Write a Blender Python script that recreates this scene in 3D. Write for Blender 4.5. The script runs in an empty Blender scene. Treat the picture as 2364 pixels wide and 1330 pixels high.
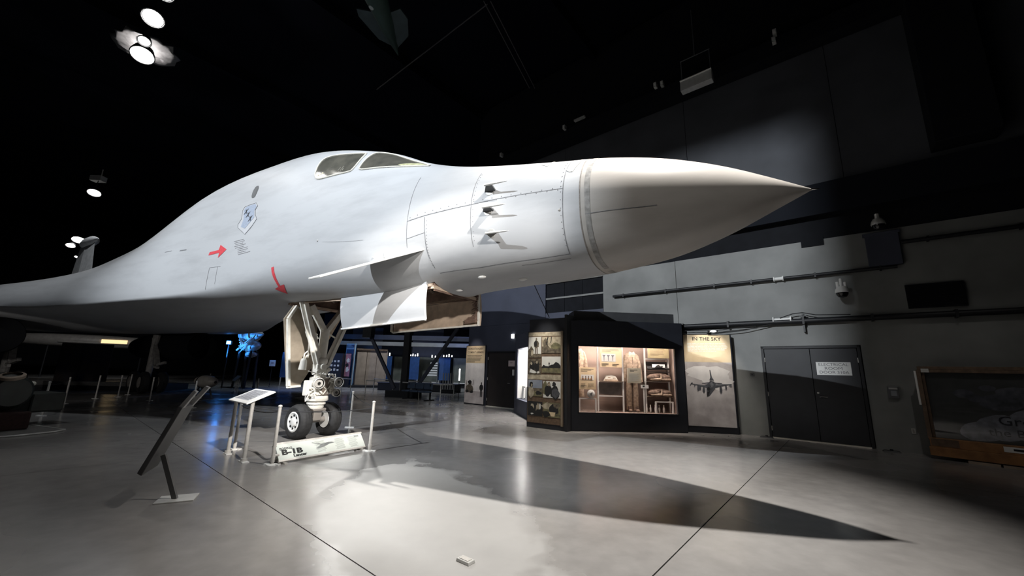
import bpy, bmesh, math, random
import numpy as np
from mathutils import Vector, Matrix
random.seed(7)
C = bpy.context.scene.collection
SC = bpy.context.scene
R = math.radians
EYE = 1.6

# ------------------------------------------------------------ camera
def make_camera():
    pitch, roll = R(11.9113), R(1.5848)
    fw = Vector((0, math.cos(pitch), math.sin(pitch)))
    up0 = Vector((0, -math.sin(pitch), math.cos(pitch)))
    rt0 = Vector((1, 0, 0))
    rt = rt0 * math.cos(roll) + up0 * math.sin(roll)
    up = up0 * math.cos(roll) - rt0 * math.sin(roll)
    cd = bpy.data.cameras.new('camera')
    cd.sensor_width = 36.0
    cd.lens = 900.0 / 2364.0 * 36.0
    cd.clip_end = 300
    co = bpy.data.objects.new('camera', cd)
    m = Matrix.Identity(4)
    for i in range(3):
        m[i][0], m[i][1], m[i][2] = rt[i], up[i], -fw[i]
    m.translation = (0, 0, EYE)
    co.matrix_world = m
    C.objects.link(co)
    SC.camera = co
make_camera()

# ------------------------------------------------------------ world, exposure, big lamps
w = bpy.data.worlds.new('hall_dark'); SC.world = w; w.use_nodes = True
w.node_tree.nodes['Background'].inputs[0].default_value = (0.35, 0.5, 1.0, 1)
w.node_tree.nodes['Background'].inputs[1].default_value = 0.0015
SC.view_settings.view_transform = 'Standard'
SC.view_settings.look = 'None'
SC.view_settings.gamma = 1.0
SC.view_settings.use_curve_mapping = False
SC.view_settings.exposure = 0.0
SC.cycles.max_bounces = 6
SC.cycles.sample_clamp_indirect = 3.0
SC.cycles.sample_clamp_direct = 12.0

def spot(name, loc, aim, watts, deg, blend=0.4, size=0.25, color=(1, 1, 1)):
    l = bpy.data.lights.new(name, 'SPOT')
    l.energy = watts; l.spot_size = R(deg); l.spot_blend = blend
    l.shadow_soft_size = size; l.color = color
    o = bpy.data.objects.new(name, l); C.objects.link(o)
    o.location = loc
    o.rotation_euler = (Vector(aim) - Vector(loc)).to_track_quat('-Z', 'Y').to_euler()
    return o
def point(name, loc, watts, size=0.2, color=(1, 1, 1)):
    l = bpy.data.lights.new(name, 'POINT'); l.energy = watts; l.shadow_soft_size = size; l.color = color
    o = bpy.data.objects.new(name, l); C.objects.link(o); o.location = loc
    return o
def area(name, loc, aim, watts, sx, sy, color=(1, 1, 1), along=(1, 0, 0)):
    l = bpy.data.lights.new(name, 'AREA'); l.shape = 'RECTANGLE'; l.size = sx; l.size_y = sy
    l.energy = watts; l.color = color
    o = bpy.data.objects.new(name, l); C.objects.link(o)
    z = (Vector(loc) - Vector(aim)).normalized(); x = Vector(along); x = (x - z * x.dot(z)).normalized(); y = z.cross(x)
    m = Matrix((x, y, z)).transposed().to_4x4(); m.translation = Vector(loc); o.matrix_world = m
    return o

WARM = (1.0, 0.95, 0.89); COOL = (0.90, 0.95, 1.0)
spot('spotlight_over_nose', (2.9, 4.6, 12.3), (1.0, 6.2, 0), 10500, 50, 0.9, 0.10, WARM)
spot('spotlight_side', (-15.0, -6.5, 13.6), (-2.2, 9.0, 4.7), 22500, 60, 0.65, 0.045, COOL)
spot('added_radome_fill', (-4.5, -4.5, 12.5), (2.4, 5.3, 4.1), 1500, 19, 1.0, 0.1, WARM)  # unseen spot added to lift the radome tip
spot('spotlight_behind', (-8.8, 22.0, 8.3), (-1.4, 4.8, 0), 2500, 13, 0.6, 0.35, (1, 0.99, 0.96))
spot('added_floor_pool', (-6.2, 21.8, 8.1), (-1.0, 4.6, 0), 2800, 9.5, 0.8, 0.35, (1, 0.99, 0.96))  # second spot added to widen the bright pool on the floor
spot('added_painting_fill', (5.6, 3.4, 9.0), (9.9, 8.1, .9), 190, 30, .9, .1, WARM)  # unseen spot added to brighten the framed painting
spot('added_pod_fill', (-16.0, 10.0, 2.5), (-13.5, 17.9, .75), 170, 16, .9, .1, WARM)  # low unseen spot added to lift the dark pod
spot('added_tail_fill', (-17.5, 15.0, 12.7), (-23.6, 20.9, 6.6), 3500, 36, .9, .1, COOL)  # spot added so the tail fin shows
spot('spotlight_far_left', (-12.6, 11.0, 12.1), (-4.2, 4.6, 0), 1300, 42, 0.9, 0.3, WARM)
spot('spotlight_above_cockpit', (-1.5, 3.2, 12.4), (-3.2, 7.6, 5.8), 3000, 46, 0.9, 0.2, COOL)
spot('spotlight_above_glove', (-13.5, 7.5, 12.8), (-13.0, 14.0, 4.5), 1300, 70, 0.9, 0.3, COOL)
spot('added_gear_fill', (4.2, -1.8, 9.5), (-3.9, 8.3, 1.2), 17000, 15, 0.7, 0.12, WARM)  # extra unseen spot added to whiten the nose gear
spot('back_hall_fill', (-8.5, 28.0, 10.0), (-8.5, 31, 0), 2400, 100, 0.8, 0.4, (0.85, 0.92, 1.0))  # fill light added for the dim hall beyond the nose gear
spot('spotlight_bay_doors', (3.0, -2.6, 5.2), (-1.3, 7.8, 2.75), 4200, 15, 0.8, 0.12, WARM)
spot('added_wheels_fill', (-16.2, 9.0, 2.3), (-19.0, 20.5, 1.4), 200, 60, 0.9, 0.2, WARM)  # low unseen spot added to reach the main wheels under the wing
spot('back_hall_fill_left', (-16.5, 26.0, 10.5), (-17, 29, 0), 700, 90, .8, 0.4, (0.7, 0.85, 1.0))  # fill light added for the far left background

# ------------------------------------------------------------ materials
MATS = {}
def mat(name, col, rough=0.5, metal=0.0, noise=0.0, scale=4.0, bump=0.0, emit=None, es=0.0, col2=None, spec=0.5):
    if name in MATS: return MATS[name]
    m = bpy.data.materials.new(name); m.use_nodes = True
    nt = m.node_tree; b = nt.nodes['Principled BSDF']
    b.inputs['Base Color'].default_value = (*col, 1)
    b.inputs['Roughness'].default_value = rough
    b.inputs['Metallic'].default_value = metal
    b.inputs['Specular IOR Level'].default_value = spec
    if noise or bump or col2:
        tc = nt.nodes.new('ShaderNodeTexCoord')
        nz = nt.nodes.new('ShaderNodeTexNoise')
        nz.inputs['Scale'].default_value = scale; nz.inputs['Detail'].default_value = 6
        nt.links.new(tc.outputs['Object'], nz.inputs['Vector'])
        if noise or col2:
            mx = nt.nodes.new('ShaderNodeMix'); mx.data_type = 'RGBA'
            c2 = col2 if col2 else tuple(c * (1 - noise) for c in col)
            mx.inputs['A'].default_value = (*c2, 1)
            mx.inputs['B'].default_value = (*(col if col2 else tuple(min(1, c * (1 + noise)) for c in col)), 1)
            rp = nt.nodes.new('ShaderNodeMapRange')
            rp.inputs['From Min'].default_value = 0.3; rp.inputs['From Max'].default_value = 0.7
            nt.links.new(nz.outputs['Fac'], rp.inputs['Value'])
            nt.links.new(rp.outputs['Result'], mx.inputs['Factor'])
            nt.links.new(mx.outputs['Result'], b.inputs['Base Color'])
        if bump:
            bp = nt.nodes.new('ShaderNodeBump'); bp.inputs['Strength'].default_value = bump
            bp.inputs['Distance'].default_value = 0.02
            nt.links.new(nz.outputs['Fac'], bp.inputs['Height'])
            nt.links.new(bp.outputs['Normal'], b.inputs['Normal'])
    if emit:
        b.inputs['Emission Color'].default_value = (*emit, 1)
        b.inputs['Emission Strength'].default_value = es
    MATS[name] = m
    return m
def floor_mat():
    m = bpy.data.materials.new('polished_concrete'); m.use_nodes = True
    nt = m.node_tree; b = nt.nodes['Principled BSDF']
    g = nt.nodes.new('ShaderNodeNewGeometry')
    n1 = nt.nodes.new('ShaderNodeTexNoise'); n1.inputs['Scale'].default_value = 0.55; n1.inputs['Detail'].default_value = 8; n1.inputs['Roughness'].default_value = 0.6
    n2 = nt.nodes.new('ShaderNodeTexNoise'); n2.inputs['Scale'].default_value = 5.0; n2.inputs['Detail'].default_value = 8
    for n in (n1, n2): nt.links.new(g.outputs['Position'], n.inputs['Vector'])
    mx = nt.nodes.new('ShaderNodeMix'); mx.data_type = 'RGBA'
    mx.inputs['A'].default_value = (0.20, 0.193, 0.188, 1); mx.inputs['B'].default_value = (0.33, 0.32, 0.31, 1)
    ad = nt.nodes.new('ShaderNodeMath'); ad.operation = 'MULTIPLY_ADD'; ad.inputs[1].default_value = 0.35
    nt.links.new(n2.outputs['Fac'], ad.inputs[0]); nt.links.new(n1.outputs['Fac'], ad.inputs[2])
    rp = nt.nodes.new('ShaderNodeMapRange'); rp.inputs['From Min'].default_value = 0.45; rp.inputs['From Max'].default_value = 0.9
    nt.links.new(ad.outputs[0], rp.inputs['Value']); nt.links.new(rp.outputs['Result'], mx.inputs['Factor'])
    nt.links.new(mx.outputs['Result'], b.inputs['Base Color'])
    r2 = nt.nodes.new('ShaderNodeMapRange'); r2.inputs['To Min'].default_value = 0.15; r2.inputs['To Max'].default_value = 0.30
    r2.inputs['From Min'].default_value = 0.35; r2.inputs['From Max'].default_value = 0.65
    n4 = nt.nodes.new('ShaderNodeTexNoise'); n4.inputs['Scale'].default_value = 0.5; n4.inputs['Detail'].default_value = 2
    nt.links.new(g.outputs['Position'], n4.inputs['Vector']); nt.links.new(n4.outputs['Fac'], r2.inputs['Value'])
    # duller, paler ragged patch under the nose: the lamp pool put into the floor
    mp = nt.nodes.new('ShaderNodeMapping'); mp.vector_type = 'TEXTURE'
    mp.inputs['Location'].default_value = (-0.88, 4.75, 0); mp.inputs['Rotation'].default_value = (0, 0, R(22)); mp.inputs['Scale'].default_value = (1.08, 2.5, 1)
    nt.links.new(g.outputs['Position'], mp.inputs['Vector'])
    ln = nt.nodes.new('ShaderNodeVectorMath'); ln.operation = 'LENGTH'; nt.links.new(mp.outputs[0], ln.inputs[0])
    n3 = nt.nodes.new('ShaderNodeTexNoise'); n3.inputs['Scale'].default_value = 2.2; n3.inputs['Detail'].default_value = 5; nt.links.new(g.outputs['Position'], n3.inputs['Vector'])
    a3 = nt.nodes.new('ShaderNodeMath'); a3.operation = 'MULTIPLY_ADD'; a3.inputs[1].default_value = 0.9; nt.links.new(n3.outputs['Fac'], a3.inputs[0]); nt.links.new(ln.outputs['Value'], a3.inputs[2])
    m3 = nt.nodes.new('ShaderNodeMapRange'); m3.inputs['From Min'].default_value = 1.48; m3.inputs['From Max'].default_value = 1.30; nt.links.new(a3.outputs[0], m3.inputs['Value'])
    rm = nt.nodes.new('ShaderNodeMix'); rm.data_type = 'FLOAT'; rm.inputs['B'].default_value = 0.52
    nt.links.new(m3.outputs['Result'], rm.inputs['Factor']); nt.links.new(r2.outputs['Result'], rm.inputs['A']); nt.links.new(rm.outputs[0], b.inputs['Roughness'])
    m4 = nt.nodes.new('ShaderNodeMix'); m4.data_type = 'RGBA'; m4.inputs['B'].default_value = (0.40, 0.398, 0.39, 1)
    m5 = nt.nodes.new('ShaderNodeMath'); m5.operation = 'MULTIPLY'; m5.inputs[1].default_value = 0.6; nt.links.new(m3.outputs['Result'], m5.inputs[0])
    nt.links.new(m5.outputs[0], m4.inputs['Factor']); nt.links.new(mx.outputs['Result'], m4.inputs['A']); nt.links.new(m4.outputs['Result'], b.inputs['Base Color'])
    bp = nt.nodes.new('ShaderNodeBump'); bp.inputs['Strength'].default_value = 0.005; bp.inputs['Distance'].default_value = 0.02
    nt.links.new(n2.outputs['Fac'], bp.inputs['Height']); nt.links.new(bp.outputs['Normal'], b.inputs['Normal'])
    b.inputs['Specular IOR Level'].default_value = 0.45
    return m
def pane_mat(name, tint, refl):
    m = bpy.data.materials.new(name); m.use_nodes = True
    nt = m.node_tree; nt.nodes.clear()
    o = nt.nodes.new('ShaderNodeOutputMaterial'); t = nt.nodes.new('ShaderNodeBsdfTransparent'); g = nt.nodes.new('ShaderNodeBsdfGlossy')
    t.inputs[0].default_value = (*tint, 1); g.inputs['Roughness'].default_value = 0.03
    x = nt.nodes.new('ShaderNodeMixShader'); x.inputs[0].default_value = refl; nt.links.new(t.outputs[0], x.inputs[1]); nt.links.new(g.outputs[0], x.inputs[2])
    nt.links.new(x.outputs[0], o.inputs[0])
    return m
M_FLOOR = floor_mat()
M_GLASS = pane_mat('display_glass', (0.97, 0.97, 0.97), 0.05)
def skin_mat(name, base, dark, rough):
    # paint with rubbed patches, faint streaks and dirt; all of it flat colour on the skin
    m = bpy.data.materials.new(name); m.use_nodes = True
    nt = m.node_tree; b = nt.nodes['Principled BSDF']
    tc = nt.nodes.new('ShaderNodeTexCoord')
    mp = nt.nodes.new('ShaderNodeMapping'); mp.inputs['Scale'].default_value = (0.6, 1.6, 2.6)
    nt.links.new(tc.outputs['Object'], mp.inputs['Vector'])
    n1 = nt.nodes.new('ShaderNodeTexNoise'); n1.inputs['Scale'].default_value = 1.1; n1.inputs['Detail'].default_value = 9; n1.inputs['Roughness'].default_value = 0.62
    n2 = nt.nodes.new('ShaderNodeTexNoise'); n2.inputs['Scale'].default_value = 60; n2.inputs['Detail'].default_value = 3
    nt.links.new(mp.outputs[0], n1.inputs['Vector']); nt.links.new(tc.outputs['Object'], n2.inputs['Vector'])
    mr = nt.nodes.new('ShaderNodeMapRange'); mr.inputs['From Min'].default_value = 0.22; mr.inputs['From Max'].default_value = 0.55
    nt.links.new(n1.outputs['Fac'], mr.inputs['Value'])
    mx = nt.nodes.new('ShaderNodeMix'); mx.data_type = 'RGBA'
    mx.inputs['A'].default_value = (*dark, 1); mx.inputs['B'].default_value = (*base, 1)
    nt.links.new(mr.outputs['Result'], mx.inputs['Factor']); nt.links.new(mx.outputs['Result'], b.inputs['Base Color'])
    bp = nt.nodes.new('ShaderNodeBump'); bp.inputs['Strength'].default_value = 0.05; bp.inputs['Distance'].default_value = 0.004
    nt.links.new(n2.outputs['Fac'], bp.inputs['Height']); nt.links.new(bp.outputs['Normal'], b.inputs['Normal'])
    b.inputs['Roughness'].default_value = rough
    b.inputs['Specular IOR Level'].default_value = 0.35
    return m
M_SKIN = skin_mat('aircraft_grey_paint', (0.45, 0.462, 0.478), (0.37, 0.378, 0.392), 0.5)
M_RADOME = skin_mat('radome_grey_paint', (0.44, 0.42, 0.395), (0.36, 0.34, 0.315), 0.45)

m_black = mat('black_paint', (0.012, 0.013, 0.016), 0.5, noise=.15)
m_wall = mat('wall_dark_grey', (0.215, 0.220, 0.215), 0.62, noise=0.22, scale=0.9, bump=.05)
m_wall_navy = mat('wall_navy', (0.055, 0.062, 0.092), 0.6, noise=0.2, scale=0.9)
m_wall_black = mat('wall_black', (0.008, 0.009, 0.012), 0.8, noise=.2, spec=.2)
m_upper = mat('wall_upper', (0.060, 0.064, 0.075), 0.7, noise=0.25, scale=0.7)
m_ceil = mat('ceiling_black', (0.005, 0.006, 0.010), 0.9, noise=.3, scale=.4, spec=0.05)
m_case = mat('case_black', (0.018, 0.020, 0.027), 0.45, noise=.15)
m_white = mat('white_paint', (0.78, 0.78, 0.76), 0.4, noise=.06)
m_gear = mat('gear_white', (0.78, 0.755, 0.69), 0.4, noise=.10, scale=9)
m_tan = mat('primer_tan', (0.55, 0.43, 0.33), 0.6, noise=.25, scale=5)
m_bay = mat('bay_brown', (0.20, 0.13, 0.10), 0.7, noise=.4, scale=6)
m_rubber = mat('tyre_rubber', (0.018, 0.018, 0.019), 0.75, noise=.3, scale=14, bump=.2)
m_steel = mat('brushed_steel', (0.64, 0.62, 0.585), 0.38, 0.30, noise=.10, scale=20)
m_alu = mat('aluminium', (0.60, 0.60, 0.58), 0.42, 0.30, noise=.1, scale=8)
m_chrome = mat('chrome', (0.8, 0.8, 0.8), 0.12, 1.0)
m_red = mat('stencil_red', (0.62, 0.07, 0.085), 0.5, noise=.2, scale=40)
m_line = mat('panel_line', (0.17, 0.175, 0.185), 0.7, noise=.3, scale=30)
m_linehi = mat('seam_tape', (0.22, 0.20, 0.18), 0.6, noise=.3, scale=25)
m_dash = mat('marking_dark', (0.10, 0.105, 0.11), 0.6, noise=.3)
m_emb = mat('emblem_blue', (0.33, 0.38, 0.47), 0.5, noise=.12, scale=30)
m_embw = mat('emblem_pale', (0.50, 0.51, 0.53), 0.5, noise=.05)
m_cream = mat('chevron_cream', (0.72, 0.70, 0.62), 0.5, noise=.1, scale=30)
m_cglass = mat('cockpit_glass', (0.055, 0.055, 0.048), 0.12, noise=.35, scale=2.2, spec=.8, col2=(0.12, 0.115, 0.095))
m_lampglass = mat('landing_lamp_glass', (0.12, 0.12, 0.12), 0.08, 0.9)
m_paper = mat('print_white', (0.70, 0.70, 0.68), 0.6, noise=.05)
m_ink = mat('print_black', (0.015, 0.015, 0.016), 0.6, noise=.1)
m_parch = mat('print_parchment', (0.62, 0.47, 0.29), 0.6, noise=.3, scale=3, col2=(0.74, 0.60, 0.40))
m_skyp = mat('print_sky', (0.66, 0.62, 0.61), 0.6, scale=2.4, col2=(0.40, 0.36, 0.36))
m_cloud = mat('print_cloud', (0.86, 0.83, 0.81), 0.6, scale=3, col2=(0.68, 0.65, 0.64))
m_jet = mat('print_jet_grey', (0.075, 0.078, 0.09), 0.6, noise=.3, scale=20)
m_jetlt = mat('print_jet_light', (0.15, 0.155, 0.17), 0.6, noise=.3, scale=20)
m_sepia = mat('print_sepia', (0.20, 0.165, 0.12), 0.6, scale=14, col2=(0.045, 0.038, 0.03))
m_sepia2 = mat('print_sepia_light', (0.55, 0.49, 0.38), 0.6, scale=9, col2=(0.26, 0.22, 0.16))
m_olive = mat('print_olive', (0.24, 0.22, 0.12), 0.6, scale=9, col2=(0.08, 0.075, 0.045))
m_pblue = mat('print_blue_sky', (0.19, 0.23, 0.32), 0.6, scale=5, col2=(0.34, 0.36, 0.40))
m_wood = mat('oak_wood', (0.30, 0.145, 0.055), 0.55, noise=.3, scale=7)
m_wooddk = mat('weathered_wood', (0.13, 0.085, 0.055), 0.7, noise=.35, scale=12)
m_slate = mat('slate_panel', (0.060, 0.063, 0.062), 0.5, noise=.25, scale=3)
m_chalk = mat('chalk_cloud', (0.24, 0.25, 0.29), 0.8, noise=.35, scale=9)
m_khaki = mat('khaki_cloth', (0.42, 0.32, 0.24), 0.9, noise=.4, scale=16, bump=.4)
m_beige = mat('case_liner', (0.30, 0.225, 0.19), 0.8, noise=.18, scale=2)
m_blanket = mat('brown_blanket', (0.16, 0.11, 0.085), 0.95, noise=.5, scale=14, bump=.5)
m_blue = mat('banner_blue', (0.02, 0.07, 0.22), 0.5, noise=.2)
m_bluelt = mat('banner_light_blue', (0.25, 0.50, 0.80), 0.5, noise=.1)
m_box = mat('plywood_tan', (0.34, 0.27, 0.21), 0.7, noise=.2, scale=2)
m_mural = mat('mural_green', (0.05, 0.06, 0.05), 0.6, scale=1.3, col2=(0.13, 0.14, 0.12))
m_dkgreen = mat('dark_green_paint', (0.030, 0.055, 0.045), 0.5, noise=.3, scale=3)
m_pod = mat('pod_grey', (0.34, 0.32, 0.30), 0.4, noise=.15, scale=5)
m_brownp = mat('brown_board', (0.060, 0.036, 0.027), 0.6, noise=.2)
m_maroon = mat('maroon_drape', (0.030, 0.012, 0.010), 0.9, noise=.4, scale=20)
m_mat = mat('grey_mat', (0.15, 0.148, 0.145), 0.8, noise=.2, scale=20)
m_lamp = mat('lamp_glow', (1, 1, 1), 0.5, emit=(1, 0.97, 0.92), es=30.0)
m_lampw = mat('lamp_glow_soft', (1, 1, 1), 0.5, emit=(1, 0.98, 0.95), es=6.0)
m_blueglow = mat('blue_flood_glow', (0.1, 0.3, 1), 0.5, emit=(0.05, 0.30, 1.0), es=40.0)
m_cableblk = mat('cable_black', (0.02, 0.02, 0.022), 0.6)
m_seat = mat('seat_vinyl_blue', (0.045, 0.07, 0.12), 0.6, noise=.25)

# ------------------------------------------------------------ mesh helper
class MB:
    def __init__(s): s.v = []; s.f = []; s.m = []
    def add(s, vs, fs, mi=0):
        o = len(s.v); s.v += [tuple(map(float, v)) for v in vs]
        s.f += [tuple(i + o for i in f) for f in fs]; s.m += [mi] * len(fs)
        return s
    def box(s, c, d, mi=0, rot=None, taper=1.0):
        x, y, z = d[0] / 2, d[1] / 2, d[2] / 2
        vs = [(-x, -y, -z), (x, -y, -z), (x, y, -z), (-x, y, -z), (-x * taper, -y * taper, z), (x * taper, -y * taper, z), (x * taper, y * taper, z), (-x * taper, y * taper, z)]
        if rot is not None: vs = [tuple(rot @ Vector(v)) for v in vs]
        vs = [(v[0] + c[0], v[1] + c[1], v[2] + c[2]) for v in vs]
        return s.add(vs, [(0, 3, 2, 1), (4, 5, 6, 7), (0, 1, 5, 4), (1, 2, 6, 5), (2, 3, 7, 6), (3, 0, 4, 7)], mi)
    def b2(s, a, b, mi=0):
        return s.box([(a[i] + b[i]) / 2 for i in range(3)], [abs(b[i] - a[i]) for i in range(3)], mi)
    def bar(s, p, q, w_, h_=None, mi=0):
        p = Vector(p); q = Vector(q); d = q - p
        return s.box((p + q) / 2, (w_, h_ or w_, d.length), mi, d.to_track_quat('Z', 'Y').to_matrix())
    def tube(s, p, q, r0, r1=None, n=12, mi=0):
        r1 = r0 if r1 is None else r1
        p = Vector(p); q = Vector(q); m = (q - p).to_track_quat('Z', 'Y').to_matrix()
        vs = []
        for c, r in ((p, r0), (q, r1)):
            for i in range(n):
                a = 2 * math.pi * i / n
                vs.append(tuple(c + m @ Vector((r * math.cos(a), r * math.sin(a), 0))))
        fs = [(i, (i + 1) % n, n + (i + 1) % n, n + i) for i in range(n)]
        fs += [tuple(range(n - 1, -1, -1)), tuple(range(n, 2 * n))]
        return s.add(vs, fs, mi)
    def path(s, pts, r, n=8, mi=0, closed=False):
        pts = [Vector(p) for p in pts]; N_ = len(pts); vs = []; prev = None
        for i, p in enumerate(pts):
            a = pts[(i - 1) % N_] if (closed or i) else p
            b = pts[(i + 1) % N_] if (closed or i < N_ - 1) else p
            d = (b - a).normalized()
            if prev is None: u = d.orthogonal().normalized()
            else: u = (prev - d * prev.dot(d)).normalized()
            prev = u; v = d.cross(u)
            for k in range(n):
                t = 2 * math.pi * k / n
                vs.append(tuple(p + u * (r * math.cos(t)) + v * (r * math.sin(t))))
        fs = []
        for i in range(N_ if closed else N_ - 1):
            j = (i + 1) % N_
            for k in range(n): fs.append((i * n + k, i * n + (k + 1) % n, j * n + (k + 1) % n, j * n + k))
        if not closed: fs += [tuple(range(n - 1, -1, -1)), tuple(range((N_ - 1) * n, N_ * n))]
        return s.add(vs, fs, mi)
    def lathe(s, prof, c, axis=(0, 0, 1), n=24, mi=0, caps=True):
        m = Vector(axis).to_track_quat('Z', 'Y').to_matrix(); c = Vector(c); vs = []
        for r, z in prof:
            for i in range(n):
                a = 2 * math.pi * i / n
                vs.append(tuple(c + m @ Vector((r * math.cos(a), r * math.sin(a), z))))
        fs = []
        for j in range(len(prof) - 1):
            for i in range(n): fs.append((j * n + i, j * n + (i + 1) % n, (j + 1) * n + (i + 1) % n, (j + 1) * n + i))
        if caps: fs += [tuple(range(n - 1, -1, -1)), tuple(range((len(prof) - 1) * n, len(prof) * n))]
        return s.add(vs, fs, mi)
    def ball(s, c, r, n=12, mi=0):
        r = r if hasattr(r, '__len__') else (r, r, r); vs = []; fs = []; h = n // 2
        for j in range(h + 1):
            t = math.pi * j / h
            for i in range(n):
                a = 2 * math.pi * i / n
                vs.append((c[0] + r[0] * math.sin(t) * math.cos(a), c[1] + r[1] * math.sin(t) * math.sin(a), c[2] + r[2] * math.cos(t)))
        for j in range(h):
            for i in range(n): fs.append((j * n + i, (j + 1) * n + i, (j + 1) * n + (i + 1) % n, j * n + (i + 1) % n))
        return s.add(vs, fs, mi)
    def prism(s, poly, off, mi=0):
        off = Vector(off); n = len(poly); p = [Vector(x) for x in poly]
        vs = [tuple(x) for x in p] + [tuple(x + off) for x in p]
        fs = [tuple(range(n)), tuple(range(2 * n - 1, n - 1, -1))] + [(i, n + i, n + (i + 1) % n, (i + 1) % n) for i in range(n)]
        return s.add(vs, fs, mi)
    def build(s, name, mats, parent=None, smooth=False, bevel=0.0, loc=None):
        me = bpy.data.meshes.new(name); me.from_pydata(s.v, [], s.f)
        mats = mats if isinstance(mats, (list, tuple)) else [mats]
        for m in mats: me.materials.append(m)
        me.polygons.foreach_set('material_index', s.m)
        bm = bmesh.new(); bm.from_mesh(me); bmesh.ops.recalc_face_normals(bm, faces=bm.faces); bm.to_mesh(me); bm.free()
        if smooth:
            me.polygons.foreach_set('use_smooth', [True] * len(me.polygons))
            try: me.set_sharp_from_angle(angle=R(38))
            except Exception: pass
        o = bpy.data.objects.new(name, me); C.objects.link(o)
        if parent: o.parent = parent
        if loc: o.location = loc
        if bevel:
            b = o.modifiers.new('bevel', 'BEVEL'); b.width = bevel; b.segments = 2; b.limit_method = 'ANGLE'
        return o
def thing(name, label, cat, loc=(0, 0, 0), rz=0.0, group=None):
    o = bpy.data.objects.new(name, None); C.objects.link(o); o.empty_display_size = 0.2
    o.location = loc; o.rotation_euler = (0, 0, rz); o['label'] = label; o['category'] = cat
    if group: o['group'] = group
    return o
def struct(name, loc=(0, 0, 0), rz=0.0):
    o = bpy.data.objects.new(name, None); C.objects.link(o); o.location = loc; o.rotation_euler = (0, 0, rz); o['kind'] = 'structure'
    return o
def dup(root, loc, rz, label, group=None):
    r = root.copy(); C.objects.link(r); r.location = loc; r.rotation_euler = (0, 0, rz); r['label'] = label
    if group: r['group'] = group
    for ch in list(root.children):
        c = ch.copy(); C.objects.link(c); c.parent = r
        for g in list(ch.children):
            d = g.copy(); C.objects.link(d); d.parent = c
    return r
def text(parent, name, s, loc, size, m, rot=(R(90), 0, 0), align='LEFT', ext=0.0015, sx=1.0, bold=0.0):
    cu = bpy.data.curves.new(name, 'FONT'); cu.body = s; cu.size = size; cu.align_x = align; cu.extrude = ext; cu.offset = bold
    cu.resolution_u = 3
    o = bpy.data.objects.new(name, cu); C.objects.link(o)
    dg = bpy.context.evaluated_depsgraph_get()
    me = bpy.data.meshes.new_from_object(o.evaluated_get(dg))
    bpy.data.objects.remove(o)
    me.materials.clear(); me.materials.append(m)
    t = bpy.data.objects.new(name, me); C.objects.link(t); t.parent = parent; t.location = loc; t.rotation_euler = rot; t.scale = (sx, 1, 1)
    return t
# flat prints: polygons in 0..1 of a rectangle standing in local xz, facing -y, each layer half a millimetre proud of the one before
def art(parent, name, x0, z0, wd, ht, y, layers, base):
    mb = MB(); mats = [base]
    mb.b2((x0, y, z0), (x0 + wd, y + 0.006, z0 + ht))
    k = 0
    for m, poly in layers:
        if m not in mats: mats.append(m)
        k += 1
        yy = y - 0.0006 * k
        mb.add([(x0 + a * wd, yy, z0 + b * ht) for a, b in poly], [tuple(range(len(poly)))], mats.index(m))
    return mb.build(name, mats, parent)
def blob(cx, cz, rx, rz, seed, n=12, amp=.25):
    r = random.Random(seed)
    return [(cx + rx * (1 - amp + 2 * amp * r.random()) * math.cos(2 * math.pi * i / n), cz + rz * (1 - amp + 2 * amp * r.random()) * math.sin(2 * math.pi * i / n)) for i in range(n)]
def man(cx, z0, h, wd):  # standing figure, as printed
    P = [(-.18, 0), (-.06, 0), (-.03, .42), (.03, .42), (.07, 0), (.19, 0), (.17, .5), (.3, .48), (.33, .7), (.2, .82), (.07, .84), (.1, .92), (.06, 1), (-.06, 1), (-.1, .92), (-.07, .84), (-.2, .82), (-.33, .68), (-.27, .46), (-.18, .5)]
    return [(cx + a * wd, z0 + b * h) for a, b in P]
def rect(a, b, c, d): return [(a, b), (c, b), (c, d), (a, d)]
def lines(x0, x1, z0, z1, n, seed, m, thick=.45):
    r = random.Random(seed); out = []
    st = (z1 - z0) / n
    for i in range(n):
        z = z1 - (i + 1) * st
        out.append((m, rect(x0, z, x1 - (x1 - x0) * (.25 * r.random() if i < n - 1 else .5), z + st * thick)))
    return out

# ------------------------------------------------------------ hall frame: s along the long wall, o metres out from it
WA = R(-40.5)
WT = Vector((math.cos(WA), math.sin(WA), 0)); WN = Vector((-WT.y, WT.x, 0))
def W(s, o, z=0.0): return WT * s + WN * (13.2 - o) + Vector((0, 0, z))

# ============================================================ SETTING
fl = struct('floor', rz=WA)
MB().b2((-62, -16, -0.3), (18, 62, -0.03)).build('joint_filler', mat('joint_filler_dark', (0.03, 0.03, 0.03), .8), fl)
GAP = 0.006; SP = 7.6
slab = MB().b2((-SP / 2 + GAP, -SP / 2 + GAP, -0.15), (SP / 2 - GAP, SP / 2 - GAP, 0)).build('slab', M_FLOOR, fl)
first = True
for i in range(-7, 3):
    for j in range(-2, 8):
        x, y = -1.4 + SP * (i - .5), 1.97 + SP * (j - .5)
        if x < -62 or y > 60: continue
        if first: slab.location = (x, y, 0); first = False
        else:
            c = slab.copy(); C.objects.link(c); c.parent = fl; c.location = (x, y, 0)

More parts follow.
